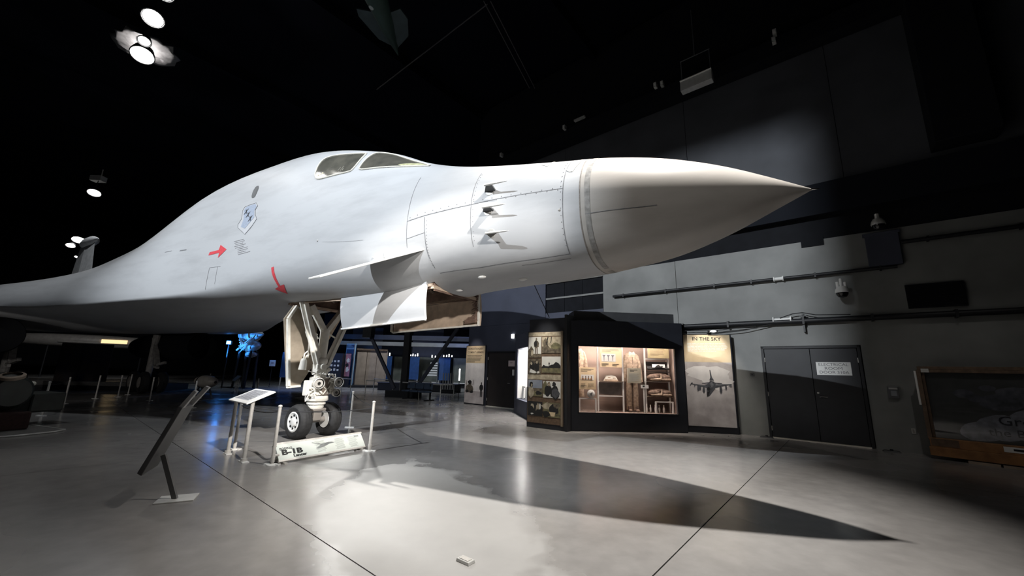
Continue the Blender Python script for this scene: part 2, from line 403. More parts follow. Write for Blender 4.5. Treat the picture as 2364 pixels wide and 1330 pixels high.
wr = struct('wall_right', W(0, 0), WA)
MB().b2((-13.95, .12, 0), (14, .4, 15.5)).build('backing', m_wall_black, wr)
def panel(name, s0, s1, z0, z1, m, y0=0.0, y1=0.13, gap=.006):
    return MB().b2((s0 + gap, y0, z0), (s1 - gap, y1, z1 - gap * .6)).build(name, m, wr, bevel=.004 if gap > .002 else 0)
panel('panel', -13.95, -9.4, 0, 3.6, m_wall_navy); panel('panel', -13.95, -9.4, 3.6, 5.35, m_wall_navy)
for a, b in ((-9.4, -8.5), (-8.5, -7.65), (-7.65, -6.75)):
    panel('panel', a, b, 3.96, 4.55, m_wall_black, .06); panel('panel', a, b, 4.6, 5.2, m_wall_black, .06)
MB().b2((-9.4, 0.02, 4.53), (-6.75, .1, 4.6)).build('ledge', m_wall, wr)
panel('panel', -9.4, -6.75, 0, 3.96, m_wall_navy); panel('panel', -9.4, -6.75, 5.2, 5.35, m_wall)
panel('panel', -6.75, -4.07, 0, 5.35, m_wall)
panel('panel', -4.064, 4.6, 3.06, 5.35, m_wall, gap=.0005); panel('panel', -4.064, -1.85, 0, 3.06, m_wall, gap=.0005); panel('panel', -1.85, .3, 2.46, 3.06, m_wall, gap=.0005)
panel('panel', .3, 4.6, 0, 3.06, m_wall, gap=.0005); panel('panel', 4.6, 9.5, 0, 5.35, m_wall); panel('panel', 9.5, 14, 0, 5.35, m_wall)
# shadow gap above, then the girt, then the upper cladding
MB().b2((-13.95, .05, 5.35), (14, .13, 6.0)).build('recess', m_wall_black, wr)
MB().b2((-13.95, -.22, 6.0), (14, .13, 6.9)).build('girt', mat('girt_dark', (0.012, 0.014, 0.019), .8, spec=.1), wr, bevel=.01)
for a, b in ((-13.95, -8.4), (-8.4, -3.45), (-3.45, .5), (.5, 4.6), (4.6, 9.5), (9.5, 14)):
    panel('upper_panel', a, b, 6.9, 11.2, m_upper)
MB().b2((-13.95, -.5, 11.2), (14, .13, 11.75)).build('eave_beam', m_wall_black, wr)
MB().b2((2.15, -.6, 7.1), (3.2, .1, 11.2)).build('duct', m_wall_black, wr, bevel=.02)
spot('added_wall_fill', W(-11.0, 4.0, 10.5), W(-10.8, 0, 3.6), 420, 60, .9, .1, (.75, .85, 1.0))  # wash without a fixture, added to lift the navy wall
# little lights and fittings on the eave beam
for s, z in ((-.56, 11.85), (-.6, 11.6), (-4.19, 11.86), (-3.95, 11.8), (-8.08, 11.78), (-11.68, 11.8)):
    t = MB().b2((-.05, -.66, -.09), (.05, -.5, .09), 0).b2((-.03, -.67, -.05), (.03, -.655, .05), 1).build('beam_fitting', [m_alu, m_paper], wr); t.location = (s, 0, z)
MB().b2((-7.6, -.62, 11.86), (-7.1, -.5, 11.93)).build('beam_bracket', m_alu, wr)
# dark niche, box and grille on the wall
MB().b2((-.62, -.02, 5.18), (-.12, .02, 5.42)).build('cable_box', m_wall_black, wr)
MB().b2((.7, -.12, 4.4), (1.32, .0, 5.25)).b2((.66, -.14, 5.2), (1.36, .02, 5.27)).build('wall_cabinet', [m_wall_navy], wr, bevel=.01)
g = MB().b2((1.27, -.06, 3.3), (2.22, .02, 3.87))
for i in range(7): g.b2((1.3, -.085, 3.35 + i * .075), (2.19, -.06, 3.375 + i * .075))
g.build('vent_grille', m_wall_black, wr)

wb = struct('wall_back', WN * 58, WA)
for i in range(-8, 3):
    MB().b2((i * 7.5 + .01, -.05, 0), (i * 7.5 + 7.49, .1, 15.6)).build('panel', m_wall_black, wb)
wl = struct('wall_left', WT * -62, WA)
MB().b2((-.2, -14, 0), (0, 60, 15.6)).build('cladding', m_wall_black, wl)
ce = struct('ceiling', (0, 0, 15.6), WA)
for i in range(-9, 3):
    MB().b2((i * 7.0 + .02, -14, 0), (i * 7.0 + 6.98, 60, .2)).build('ceiling_panel', m_ceil, ce)
for i in range(-9, 3):
    MB().b2((i * 7.0 - .12, -14, -.55), (i * 7.0 + .12, 60, 0)).build('ceiling_joist', m_ceil, ce)

# unseen housing added round the side lamp; its flaps cut floor and wall spill
LP = Vector((-15.0, -6.5, 13.6)); az = R(50)
t = thing('added_lamp_rig', 'unseen added lamp housing with light-cutting flaps high on the left behind the viewer', 'lamp', LP, az)
MB().lathe([(.16, -.5), (.2, -.4), (.2, -.05), (.18, -.05), (.16, -.3)], (-.02, 0, .0), (1, 0, -.44), 20, caps=False).build('housing', m_black, t, smooth=True)
MB().tube((-.3, 0, .2), (-.3, 0, 1.6), .03, n=8).build('stem', m_black, t)
D_ = 1.7
MB().b2((D_, -1.9, -2.2), (D_ + .03, 1.9, -D_ * math.tan(R(36.2)))).build('light_flap', m_black, t)
MB().b2((D_, -2.6, -D_ * math.tan(R(9.7))), (D_ + .03, 2.4, 1.6)).build('light_flap', m_black, t)
MB().b2((D_, -2.7, -2.2), (D_ + .03, -D_ * math.tan(az - R(35.3)), 1.0)).build('light_flap', m_black, t)

# ============================================================ THE BOMBER
AP = Vector((-4.25, 9.25, 0)); AA = R(-31)
K = np.array([9.27, 8.95, 8.4, 7.7, 6.95, 6.0, 5.0, 4.0, 3.0, 2.0, 0.8, -0.8, -3.0, -6.0, -9.5, -13., -18., -26., -34.])
PF = dict(
    zt=[3.915, 4.081, 4.379, 4.662, 4.867, 5.035, 5.234, 5.487, 5.858, 6.353, 6.79, 7.217, 7.413, 7.324, 6.317, 5.878, 5.494, 5.449, 5.4],
    zb=[3.895, 3.764, 3.52, 3.3, 3.186, 3.103, 3.077, 3.015, 2.862, 2.859, 2.9, 2.952, 2.918, 2.863, 2.659, 2.682, 2.805, 3.066, 3.359],
    w=[0.012, 0.22, 0.45, 0.7, 0.87, 0.99, 1.07, 1.12, 1.17, 1.22, 1.27, 1.33, 1.45, 1.65, 1.8, 1.9, 1.9, 1.7, 1.5],
    g=[0.012, 0.22, 0.45, 0.7, 0.87, 0.99, 1.07, 1.12, 1.17, 1.22, 1.27, 1.34, 1.55, 2.2, 3.4, 4.7, 6.0, 5.0, 3.0],
    zf=[0.5, 0.5, 0.5, 0.5, 0.5, 0.5, 0.48, 0.45, 0.39, 0.31, 0.24, 0.16, 0.1, 0.075, 0.1, 0.15, 0.2, 0.25, 0.25])
_o = np.argsort(K); _X = K[_o]; _h = np.diff(_X)
_T = {}
for _n, _v in PF.items():
    Y = np.array(_v)[_o]; dl = np.diff(Y) / _h; mm = np.zeros(len(Y)); mm[0] = dl[0]; mm[-1] = dl[-1]
    for i in range(1, len(Y) - 1): mm[i] = (dl[i - 1] * _h[i] + dl[i] * _h[i - 1]) / (_h[i] + _h[i - 1])
    _T[_n] = (Y, mm)
def fint(n, x):
    Y, mm = _T[n]; i = int(np.clip(np.searchsorted(_X, x) - 1, 0, len(_X) - 2)); h = _h[i]; t = (x - _X[i]) / h
    return Y[i] * (1 + 2 * t) * (1 - t) ** 2 + mm[i] * h * t * (1 - t) ** 2 + Y[i + 1] * t * t * (3 - 2 * t) + mm[i + 1] * h * t * t * (t - 1)
def spow(a, p): return math.copysign(abs(a) ** p, a) if a else 0.0
def S(k, th):
    """skin point: k metres ahead of the nose leg, th angle from the top round the starboard side (negative: port)"""
    zt, zb, wd, gl, zf = (fint(n, k) for n in ('zt', 'zb', 'w', 'g', 'zf'))
    zm = zb + (zt - zb) * zf; c = math.cos(th); s_ = math.sin(abs(th))
    if c >= 0: z = zm + (zt - zm) * c; u = wd * s_
    else: z = zm - (zm - zb) * abs(c) ** (2 / 2.5); u = wd * abs(s_) ** (2 / 2.5)
    u += (gl - wd) * math.exp(-((abs(th) - math.pi / 2) / .42) ** 2)
    return Vector((k, -u if th >= 0 else u, z))
def SN(k, th):
    a = S(k + .02, th) - S(k - .02, th); b = S(k, th + .01) - S(k, th - .01)
    n = b.cross(a).normalized()
    p = S(k, th); c = Vector((k, 0, (fint('zt', k) + fint('zb', k)) / 2))
    return n if n.dot(p - c) > 0 else -n
def SO(k, th, off): return S(k, th) + SN(k, th) * off

bomber = thing('bomber_aircraft', 'huge pale grey jet bomber with pointed nose standing on its landing gear', 'aircraft', AP, AA)
def loft(name, ks, m, cut=None, nth=96, capend=False):
    ths = [-math.pi + 2 * math.pi * i / nth for i in range(nth)]
    vs = [tuple(S(k, t)) for k in ks for t in ths]; fs = []
    for a in range(len(ks) - 1):
        for i in range(nth):
            j = (i + 1) % nth
            if cut and cut((ks[a] + ks[a + 1]) / 2, (ths[i] + math.pi / nth)): continue
            fs.append((a * nth + i, a * nth + j, (a + 1) * nth + j, (a + 1) * nth + i))
    if capend: fs.append(tuple(range((len(ks) - 1) * nth, len(ks) * nth)))
    return MB().add(vs, fs).build(name, m, bomber, smooth=True)
SEAM = 6.57
ks1 = [SEAM - .105 * i for i in range(101)]
ks2 = [ks1[-1] - .6 * (i + 1) for i in range(42)]
fuselage = loft('fuselage', ks1 + ks2, M_SKIN, cut=lambda k, t: -0.75 < k < 3.72 and abs(t) > 2.55 and abs(S(k, t).y) < .66, nth=144)
radome = loft('radome', [SEAM + .004 + (9.27 - SEAM - .004) * (1 - (1 - i / 46) ** 1.6) for i in range(47)], M_RADOME, nth=96, capend=True)
radome['label'] = 'beige grey nose cone'
MB().lathe([(.016, 0), (.014, .05), (.006, .09), (.001, .1)], S(9.26, 0) + Vector((-.01, 0, -.01)), (1, 0, -.12), 10).build('nose_probe', m_chrome, bomber, smooth=True)

def patch(name, poly, off, m, parent, mirror=False, thick=False):
    bm = bmesh.new(); Rr = 1.3
    f = bm.faces.new([bm.verts.new((k, t * Rr, 0)) for k, t in poly])
    bm.normal_update(); f.normal_update()
    bmesh.ops.triangulate(bm, faces=[f], ngon_method='EAR_CLIP')
    for _ in range(5):
        e = [x for x in bm.edges if x.calc_length() > .14]
        if not e: break
        bmesh.ops.subdivide_edges(bm, edges=e, cuts=1)
        bm.normal_update(); bmesh.ops.triangulate(bm, faces=[q for q in bm.faces if len(q.verts) > 3])
    for v in bm.verts:
        k, t = v.co.x, v.co.y / Rr
        v.co = SO(k, -t if mirror else t, off)
    bmesh.ops.recalc_face_normals(bm, faces=bm.faces)
    for q in bm.faces:
        q.smooth = True
        c = q.calc_center_median()
        if q.normal.dot(c - Vector((c.x, 0, 4.2))) < 0: q.normal_flip()
    me = bpy.data.meshes.new(name); bm.to_mesh(me); bm.free(); me.materials.append(m)
    o = bpy.data.objects.new(name, me); C.objects.link(o); o.parent = parent
    return o
def smooth_poly(poly, n=3):
    for _ in range(n - 1):
        q = []
        for i in range(len(poly)):
            a, b = poly[i], poly[(i + 1) % len(poly)]
            q += [(a[0] * .75 + b[0] * .25, a[1] * .75 + b[1] * .25), (a[0] * .25 + b[0] * .75, a[1] * .25 + b[1] * .75)]
        poly = q
    return poly
def rib(name, pts, wd, off, m, parent=bomber, n=10, mb=None):
    q = []
    for a, b in zip(pts, pts[1:]):
        for i in range(n): q.append((a[0] + (b[0] - a[0]) * i / n, a[1] + (b[1] - a[1]) * i / n))
    q.append(pts[-1]); P = [SO(k, t, off) for k, t in q]; vs = []
    for i, (k, t) in enumerate(q):
        d = (P[min(i + 1, len(P) - 1)] - P[max(i - 1, 0)]).normalized(); s_ = d.cross(SN(k, t)) * (wd / 2)
        vs += [P[i] - s_, P[i] + s_]
    own = mb is None; mb = mb or MB()
    mb.add(vs, [(2 * i, 2 * i + 1, 2 * i + 3, 2 * i + 2) for i in range(len(P) - 1)])
    return mb.build(name, m, parent) if own else mb

side_w = [(.10, .835), (.02, .759), (-.04, .681), (-.04, .602), (.04, .548), (.24, .506), (.72, .471), (1.26, .425), (1.33, .46), (1.39, .628), (1.41, .742), (1.38, .815), (1.34, .835), (.92, .868), (.40, .902), (.24, .888)]
front_w = [(1.59, .80), (1.57, .759), (1.55, .637), (1.55, .497), (1.57, .375), (1.78, .335), (2.08, .34), (2.36, .367), (2.7, .393), (3.0, .42), (3.34, .505), (3.32, .545), (3.04, .611), (2.58, .698), (2.08, .777), (1.72, .808)]
for mir in (False, True):
    for nm, pl in (('side_window', side_w), ('windshield', front_w)):
        sp = smooth_poly(pl, 2)
        pn = patch(nm, sp, .010, m_cglass, bomber, mir)
        MB().path([SO(k, -t if mir else t, .010) for k, t in sp], .017, 6, closed=True).build('window_frame', m_cream, pn, smooth=True)
# things seen behind the cockpit glass and the roof antenna
mb = MB()
for i, kk in enumerate((.33, .40, .47)): mb.ball(SO(kk - .08, .852 - .010 * i, .012), (.022, .010, .034), 8)
mb.build('instrument_knobs', mat('warm_ivory', (.75, .68, .5), .5), bomber)
MB().bar(SO(.90, .82, .012), SO(.92, .765, .012), .016, .008).bar(SO(.98, .82, .012), SO(1.0, .745, .012), .02, .008).bar(SO(1.05, .81, .012), SO(1.05, .78, .012), .012, .008).build('seat_rail', mat('warm_grey', (.38, .36, .3), .5), bomber)
patch('glare_shield', [(2.58, .64), (2.85, .53), (3.05, .48), (3.24, .515), (3.0, .59), (2.72, .655)], .013, mat('glare_shield_green', (.42, .42, .26), .5, noise=.35, scale=9), bomber)
patch('roof_panel', [(1.0, .12), (1.5, .12), (1.5, -.12), (1.0, -.12)], .012, m_line, bomber)
# slot, unit badge, red arrows, stencil block, chevrons
patch('slot', smooth_poly([(-2.50, .785), (-2.3, .80), (-2.17, .916), (-2.22, .938), (-2.36, .925), (-2.48, .846)], 2), .006, m_dash, bomber)
em_o = [(-2.24, 1.005), (-1.94, 1.005), (-1.80, 1.04), (-1.82, 1.075), (-1.74, 1.115), (-1.58, 1.165), (-1.68, 1.215), (-1.86, 1.264), (-2.30, 1.190), (-2.36, 1.163), (-2.30, 1.122), (-2.44, 1.040), (-2.42, 1.010)]
eb = patch('unit_badge', em_o, .004, m_embw, bomber)
MB().path([SO(k, t, .005) for k, t in em_o], .007, 5, closed=True).build('outline', m_line, eb)
patch('badge_field', [(-2.24, 1.012), (-1.94, 1.015), (-1.83, 1.045), (-1.85, 1.082), (-1.72, 1.143), (-1.96, 1.215), (-2.18, 1.190), (-2.20, 1.126), (-2.38, 1.045), (-2.36, 1.018)], .008, m_emb, eb)
for k, t in ((-2.22, 1.065), (-2.06, 1.10), (-1.88, 1.143)):
    mb = MB()
    rib('', [(k - .05, t - .020), (k + .05, t + .020)], .026, .013, None, n=2, mb=mb)
    rib('', [(k - .045, t + .022), (k + .045, t - .022)], .022, .014, None, n=2, mb=mb)
    mb.build('badge_cross', m_ink, eb)
patch('red_arrow', [(-3.17, 1.348), (-3.17, 1.326), (-2.80, 1.326), (-2.80, 1.290), (-2.46, 1.338), (-2.72, 1.384), (-2.74, 1.348)], .006, m_red, bomber)
patch('red_curved_arrow', [(-.45, 1.575), (-.36, 1.575), (-.30, 1.763), (-.265, 1.95), (-.255, 2.08), (-.10, 2.06), (-.25, 2.36), (-.50, 2.14), (-.335, 2.10), (-.345, 1.95), (-.39, 1.76)], .006, m_red, bomber)
mb = MB(); rr = random.Random(3)
for i in range(9):
    t = 1.295 + i * .0135
    a = -2.28 + .04 * i + rr.random() * .1
    rib('', [(a, t), (a + .3 + .2 * rr.random(), t + .004)], .014, .004, None, n=3, mb=mb)
mb.build('stencil_block', mat('stencil_grey', (.24, .24, .25), .6, noise=.3, scale=30), bomber)['kind'] = 'stuff'
def chev(pts, wd, nm='chevron'):
    rib(nm, pts, wd, .006, m_cream)
chev([(6.345, 1.03), (6.42, 1.09), (6.47, .86), (6.49, .62)], .055)
chev([(5.86, .74), (5.98, .82), (6.0, .66), (6.0, .54)], .04)
# panel lines and their fasteners
for pts, wd in (([(3.46, 1.55), (4.14, 1.54), (4.8, 1.515), (5.28, 1.484), (5.76, 1.46), (6.34, 1.44)], .012),
                ([(3.45, .9), (3.46, 1.405), (3.46, 1.571), (3.47, 1.88)], .008),
                ([(3.85, 1.56), (3.87, 1.8), (3.88, 2.033), (3.92, 2.35)], .011),
                ([(4.81, .9), (4.8, 1.55), (4.8, 2.1)], .008),
                ([(6.34, .25), (6.34, 1.0), (6.33, 1.7), (6.31, 2.5)], .012),
                ([(3.96, 2.47), (4.78, 2.51), (5.6, 2.487), (6.3, 2.487)], .012),
                ([(5.5, 2.59), (6.3, 2.59)], .008),
                ([(3.46, 1.75), (3.86, 1.74)], .008),
                ([(1.2, 1.51), (2.4, 1.60)], .004),
                ([(-4.60, 1.262), (-4.3, 1.265)], .035), ([(-5.3, 1.248), (-5.0, 1.248)], .02),
                ([(-2.95, 1.44), (-2.9, 1.62)], .012), ([(-2.95, 1.44), (-2.5, 1.45)], .01), ([(-2.62, 1.45), (-2.58, 1.56)], .01)):
    rib('panel_line', pts, wd, .003, m_line, n=14)
mb = MB()
for i in range(34):
    k = 3.52 + i * .083; t = 1.535 - (k - 3.46) / 2.88 * .1 + (.022 if i % 2 else -.018)
    mb.ball(SO(k, t, .001), .008, 6)
for i in range(16):
    mb.ball(SO(6.30, .8 + i * .1, .001), .007, 6); mb.ball(SO(3.9, 1.6 + i * .045, .001), .007, 6)
    mb.ball(SO(4.84, .95 + i * .07, .001), .006, 6)
mb.build('fasteners', m_line, bomber)['kind'] = 'stuff'
for k, t in ((2.66, 1.876), (6.28, 1.72), (1.04, 1.49)):
    MB().ball(SO(k, t, .004), .018, 8).build('bolt', m_alu, bomber, smooth=True)
# radome base: seam band and the scuffed line on its side
for nm, kc, wd, m in (('radome_seam', 6.575, .016, m_linehi), ('radome_band', 6.68, .075, mat('radome_band_grey', (.25, .245, .235), .5, noise=.35, scale=12))):
    rib(nm, [(kc, -3.1 + i * 6.2 / 24) for i in range(25)], wd, .004, m, n=4)
rib('radome_scratch', [(6.64, 1.83), (6.94, 1.82), (7.32, 1.82), (7.56, 1.815)], .009, .004, m_line)
# three L-shaped air data probes
for k, t in ((5.12, 1.345), (5.12, 1.62), (5.16, 1.93)):
    n = SN(k, t); fx = Vector((1, 0, -.06))
    a = S(k, t); tip = a + n * .17 + fx * .05
    up = Vector((0, 0, 1)); sd = up.cross(n).normalized()
    pr = MB().prism([a + fx * .11, a - fx * .10, tip - fx * .03, tip + fx * .07], n.cross(fx).normalized() * .022).build('probe_mast', m_dash, bomber)
    MB().tube(tip - fx * .05, tip + fx * .30, .020, .012, 10).tube(tip + fx * .30, tip + fx * .36, .012, .004, 10).build('probe_tube', m_alu, pr, smooth=True)
    MB().lathe([(.075, 0), (.07, .006)], a, n, 16).build('probe_base', m_alu, pr)
# drooping foreplane vane, both sides
for sgn in (-1, 1):
    LE, TE, TI, TT = Vector((3.93, sgn * .99, 3.60)), Vector((2.62, sgn * 1.03, 3.50)), Vector((2.02, sgn * 1.92, 3.03)), Vector((2.32, sgn * 1.90, 3.045))
    nrm = (TE - LE).cross(TI - LE).normalized() * .022
    if nrm.z < 0: nrm = -nrm
    vs = [LE, TE + nrm * .3, TI + nrm * .15, TT, LE + (TE - LE) * .45 + nrm * 1.2, LE - nrm * 0, TE - nrm, TI - nrm * .15]
    pm = MB().prism([LE, (LE + TE) / 2 , TE, TI, TT], nrm * 1.6)
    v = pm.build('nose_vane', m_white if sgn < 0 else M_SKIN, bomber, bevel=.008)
    v['label'] = 'small drooping fin beneath the cockpit'
    MB().tube((3.1, sgn * 1.25, 3.56), (3.1, sgn * 1.25, 3.46), .03, n=8).build('vane_bolt', m_alu, v)
# lights under the nose
for k, t in ((4.66, 2.75), (5.3, 3.0), (3.95, 3.02)):
    MB().ball(SO(k, t, .0), (.085, .05, .028), 12).build('belly_light', m_white, bomber, smooth=True)
# nose gear bay
mb = MB()
y0, y1, k0, k1, zt_ = -.62, .62, -.74, 3.70, 3.75
mb.b2((k0, y0 - .02, 2.98), (k1, y0, zt_)).b2((k0, y1, 2.98), (k1, y1 + .02, zt_)).b2((k0, y0, zt_), (k1, y1, zt_ + .03)).b2((k0 - .02, y0, 2.95), (k0, y1, zt_)).b2((k1, y0, 2.95), (k1 + .02, y1, zt_))
bay = mb.build('gear_bay', m_bay, bomber)
mb = MB(); rr = random.Random(11)
for i in range(22):
    x = k0 + .1 + i * .19; mb.path([(x, -.6, 3.2 + .3 * rr.random()), (x + .1, -.2, 3.15 + .4 * rr.random()), (x - .05, .2, 3.1 + .4 * rr.random()), (x, .6, 3.2 + .3 * rr.random())], .018 + .02 * rr.random(), 6)
for i in range(8): mb.box((k0 + .3 + .5 * i, rr.uniform(-.4, .4), 3.3), (.2, .18, .2))
mb.build('bay_pipes', [mat('bay_pipe', (.25, .19, .15), .5, noise=.5)], bay, smooth=True)['kind'] = 'stuff'
mb = MB()
for y in (-.645, .645): mb.bar((k0, y, fint('zb', k0) + .07), (1.5, y, fint('zb', 1.5) + .07), .05, .05).bar((1.5, y, fint('zb', 1.5) + .07), (k1, y, fint('zb', k1) + .08), .05, .05)
mb.bar((k0, -.66, fint('zb', k0) + .04), (k0, .66, fint('zb', k0) + .04), .06).bar((k1, -.66, fint('zb', k1) + .04), (k1, .66, fint('zb', k1) + .04), .06)
mb.build('bay_rim', m_tan, bay)
# bay doors
def plate(poly, y, th): return MB().prism([(a, y, b) for a, b in poly], (0, th, 0))
def curved_door(name, poly, y, bow, th, m, n=8):
    A_, B_, C_, D_ = [Vector((a, y, b)) for a, b in poly]; vs = []; fs = []
    for lay in (0, th):
        for i in range(n + 1):
            t = i / n; o_ = bow * 4 * t * (1 - t)
            for p, q in ((A_, D_), (B_, C_)):
                v = p.lerp(q, t); vs.append((v.x, v.y - o_ + lay, v.z))
    L_ = 2 * (n + 1)
    for i in range(n):
        for l in (0, L_):
            fs.append((l + 2 * i, l + 2 * i + 1, l + 2 * i + 3, l + 2 * i + 2))
        fs += [(2 * i, 2 * i + 2, L_ + 2 * i + 2, L_ + 2 * i), (2 * i + 1, 2 * i + 3, L_ + 2 * i + 3, L_ + 2 * i + 1)]
    fs += [(0, 1, L_ + 1, L_), (2 * n, 2 * n + 1, L_ + 2 * n + 1, L_ + 2 * n)]
    return MB().add(vs, fs).build(name, m, bomber, smooth=True)
d1 = curved_door('gear_door', [(1.24, 3.0), (3.60, 3.14), (3.62, 2.44), (1.39, 2.33)], -.70, .04, .05, M_SKIN)
MB().bar((1.39, -.70, 2.325), (3.62, -.70, 2.43), .075, .03).build('door_edge', m_white, d1)
MB().bar((1.7, -.62, 3.15), (1.75, -.66, 2.9), .04).build('door_hinge', m_gear, d1); MB().bar((3.2, -.62, 3.2), (3.2, -.66, 2.9), .04).build('door_hinge', m_gear, d1)
d2 = curved_door('gear_door', [(1.2, 3.08), (3.76, 3.12), (3.79, 2.47), (1.33, 2.38)], .70, -.03, .05, m_tan)
d2['label'] = 'far bay door showing its tan inner face'
mb = MB(); rr = random.Random(5)
for i in range(26):
    z = 2.52 + .022 * i; x = 3.70 + .03 * rr.random()
    mb.path([(x - .10 * rr.random() - (.2 if i < 6 else 0), .66, z), (x, .64, z + .02), (x + .04, .66, z + .03)], .008 + .01 * rr.random(), 5)
mb.build('door_wiring', m_bay, d2)['kind'] = 'stuff'
MB().bar((1.33, .68, 2.385), (3.79, .68, 2.475), .06, .03).bar((3.78, .68, 2.47), (3.76, .68, 3.1), .05, .03).bar((1.3, .67, 2.40), (1.25, .67, 3.05), .05, .03).build('door_edge', m_gear, d2)
# nose leg
X = -.22
leg = MB().tube((X, 0, .38), (X, 0, .82), .10, .12).lathe([(.15, .62), (.17, .66), (.17, .70), (.2, .72), (.2, .76), (.17, .78)], (X, 0, 0), n=20).lathe([(.235, .79), (.25, .81), (.25, .89), (.235, .91)], (X, 0, 0), n=12)
leg.tube((X, 0, .9), (X, 0, 1.62), .15, .12).tube((X, 0, 1.6), (X, 0, 2.42), .10, .105, 16).lathe([(.12, 1.6), (.14, 1.64), (.14, 1.72), (.12, 1.76)], (X, 0, 0), n=16)
leg = leg.build('nose_landing_gear', m_gear, bomber, smooth=True)
def gpart(name, mb, m=m_gear, smooth=False, bevel=0): return mb.build(name, m, leg, smooth, bevel)
gpart('fork_arm', MB().bar((X, -.02, 2.38), (X - .02, -.42, 2.95), .14, .11)); gpart('fork_arm', MB().bar((X, .02, 2.38), (X - .02, .42, 2.95), .14, .11))
b = MB().bar((X + .05, -.10, 1.52), (X + .05, -.66, 2.98), .15, .035).bar((X + .05, -.13, 1.52), (X + .05, -.70, 2.98), .04, .09).bar((X + .05, -.02, 1.58), (X + .05, -.60, 3.0), .04, .09)
gpart('drag_brace', b)
b = MB().bar((X + .05, .10, 1.58), (X + .05, .62, 2.98), .12, .035).bar((X + .05, .06, 1.6), (X + .05, .58, 3.0), .035, .08).bar((X + .05, .15, 1.58), (X + .05, .67, 2.97), .035, .08)
gpart('drag_brace', b)
gpart('pivot_block', MB().box((X + .02, -.02, 1.5), (.22, .30, .22)).tube((X + .16, -.02, 1.56), (X + .1, -.02, 1.56), .07, n=14).tube((X + .16, .12, 1.5), (X + .1, .12, 1.5), .05, n=12).tube((X + .15, -.14, 1.44), (X + .1, -.14, 1.44), .05, n=12), bevel=.015)
gpart('steering_box', MB().box((X + .02, .0, 1.12), (.30, .34, .42)).box((X + .05, .25, 1.12), (.16, .2, .36)).box((X + .03, -.24, 1.08), (.18, .2, .34)), bevel=.025)
gpart('steering_cover', MB().box((X + .19, .06, 1.12), (.03, .2, .40)), mat('bronze_cover', (.32, .27, .23), .35, .6, noise=.2), bevel=.01)
mb = MB(); rr = random.Random(4)
for i in range(26):
    a = rr.uniform(-.34, .3); z = rr.uniform(.92, 1.4)
    mb.path([(X + .16, a, z), (X + .23, a + rr.uniform(-.06, .06), z + rr.uniform(-.08, .08)), (X + .2, a + rr.uniform(-.14, .14), z + rr.uniform(-.15, .1))], .010 + .008 * rr.random(), 6)
for i in range(16):
    mb.ball((X + .19, rr.uniform(-.3, .22), rr.choice((.94, .97, 1.33, 1.38))), .02 + .018 * rr.random(), 8)
gpart('hydraulic_hoses', mb, m_gear, True)['kind'] = 'stuff'
for u, z, r in ((-.155, 1.19, .125), (.345, 1.21, .115), (.315, .975, .095)):
    lm = gpart('landing_light', MB().lathe([(r * .55, -.16), (r * .95, -.06), (r, 0), (r, .045), (r * .88, .05), (r * .86, .0)], (X + .24, u, z), (1, -.25, 0), 24), m_steel, True)
    MB().lathe([(r * .86, 0), (r * .5, -.03), (.002, -.045)], (X + .255, u - .004, z), (1, -.25, 0), 20, caps=False).ball((X + .245, u, z), r * .25, 10).build('lens', m_lampglass, lm, smooth=True) if False else None
    gpart('lens', MB().lathe([(r * .86, .01), (r * .6, -.03), (.004, -.05)], (X + .25, u, z), (1, -.25, 0), 20, caps=False).ball((X + .25, u + .005, z), r * .3, 10), m_lampglass, True)
# aft leg door with its lit rim and the small actuator can
gpart('leg_door', MB().prism([(X - .25, -.86, 2.60), (X - .25, -.68, 2.93), (X - .25, -.05, 2.6), (X - .25, -.02, 1.6), (X - .25, -.30, 1.12), (X - .25, -.58, 1.09)], (-.05, 0, 0)), mat('leg_door_tan', (.33, .28, .22), .6, noise=.2, scale=5))
gpart('leg_door_rim', MB().bar((X - .22, -.80, 2.60), (X - .22, -.58, 1.12), .10, .05).bar((X - .22, -.80, 2.6), (X - .22, -.64, 2.92), .09, .05).bar((X - .23, -.60, 1.10), (X - .23, -.30, 1.12), .06, .05), m_gear)
gpart('leg_web', MB().prism([(X - .2, .02, 1.7), (X - .2, .52, 2.75), (X - .2, .06, 2.5)], (-.03, 0, 0)), m_tan)
gpart('leg_struts', MB().bar((X - .1, -.12, 2.3), (X - .1, -.42, 2.38), .03).bar((X - .1, -.14, 1.8), (X - .1, -.42, 2.35), .025).bar((X - .1, -.3, 2.1), (X - .1, -.28, 1.75), .02).bar((X - .1, .1, 2.38), (X - .1, .38, 2.25), .03).bar((X - .1, -.1, 2.2), (X - .1, -.5, 2.75), .04))
gpart('actuator_can', MB().tube((X - .12, -.37, 1.48), (X - .12, -.36, 1.68), .085, .07, 14).ball((X - .12, -.36, 1.68), .07, 10).path([(X - .12, -.34, 1.72), (X - .12, -.30, 1.8), (X - .12, -.18, 1.86), (X - .1, -.08, 1.9)], .02, 7).path([(X - .12, -.37, 1.72), (X - .12, -.36, 1.84), (X - .12, -.28, 1.92)], .014, 7), m_gear, True)
gpart('axle', MB().tube((X, -.42, .37), (X, .42, .37), .06, n=16).box((X + .02, 0, .5), (.2, .2, .28)).box((X + .1, .02, .6), (.1, .32, .06)), mat('axle_grey', (.24, .22, .2), .5, noise=.2), bevel=.02)
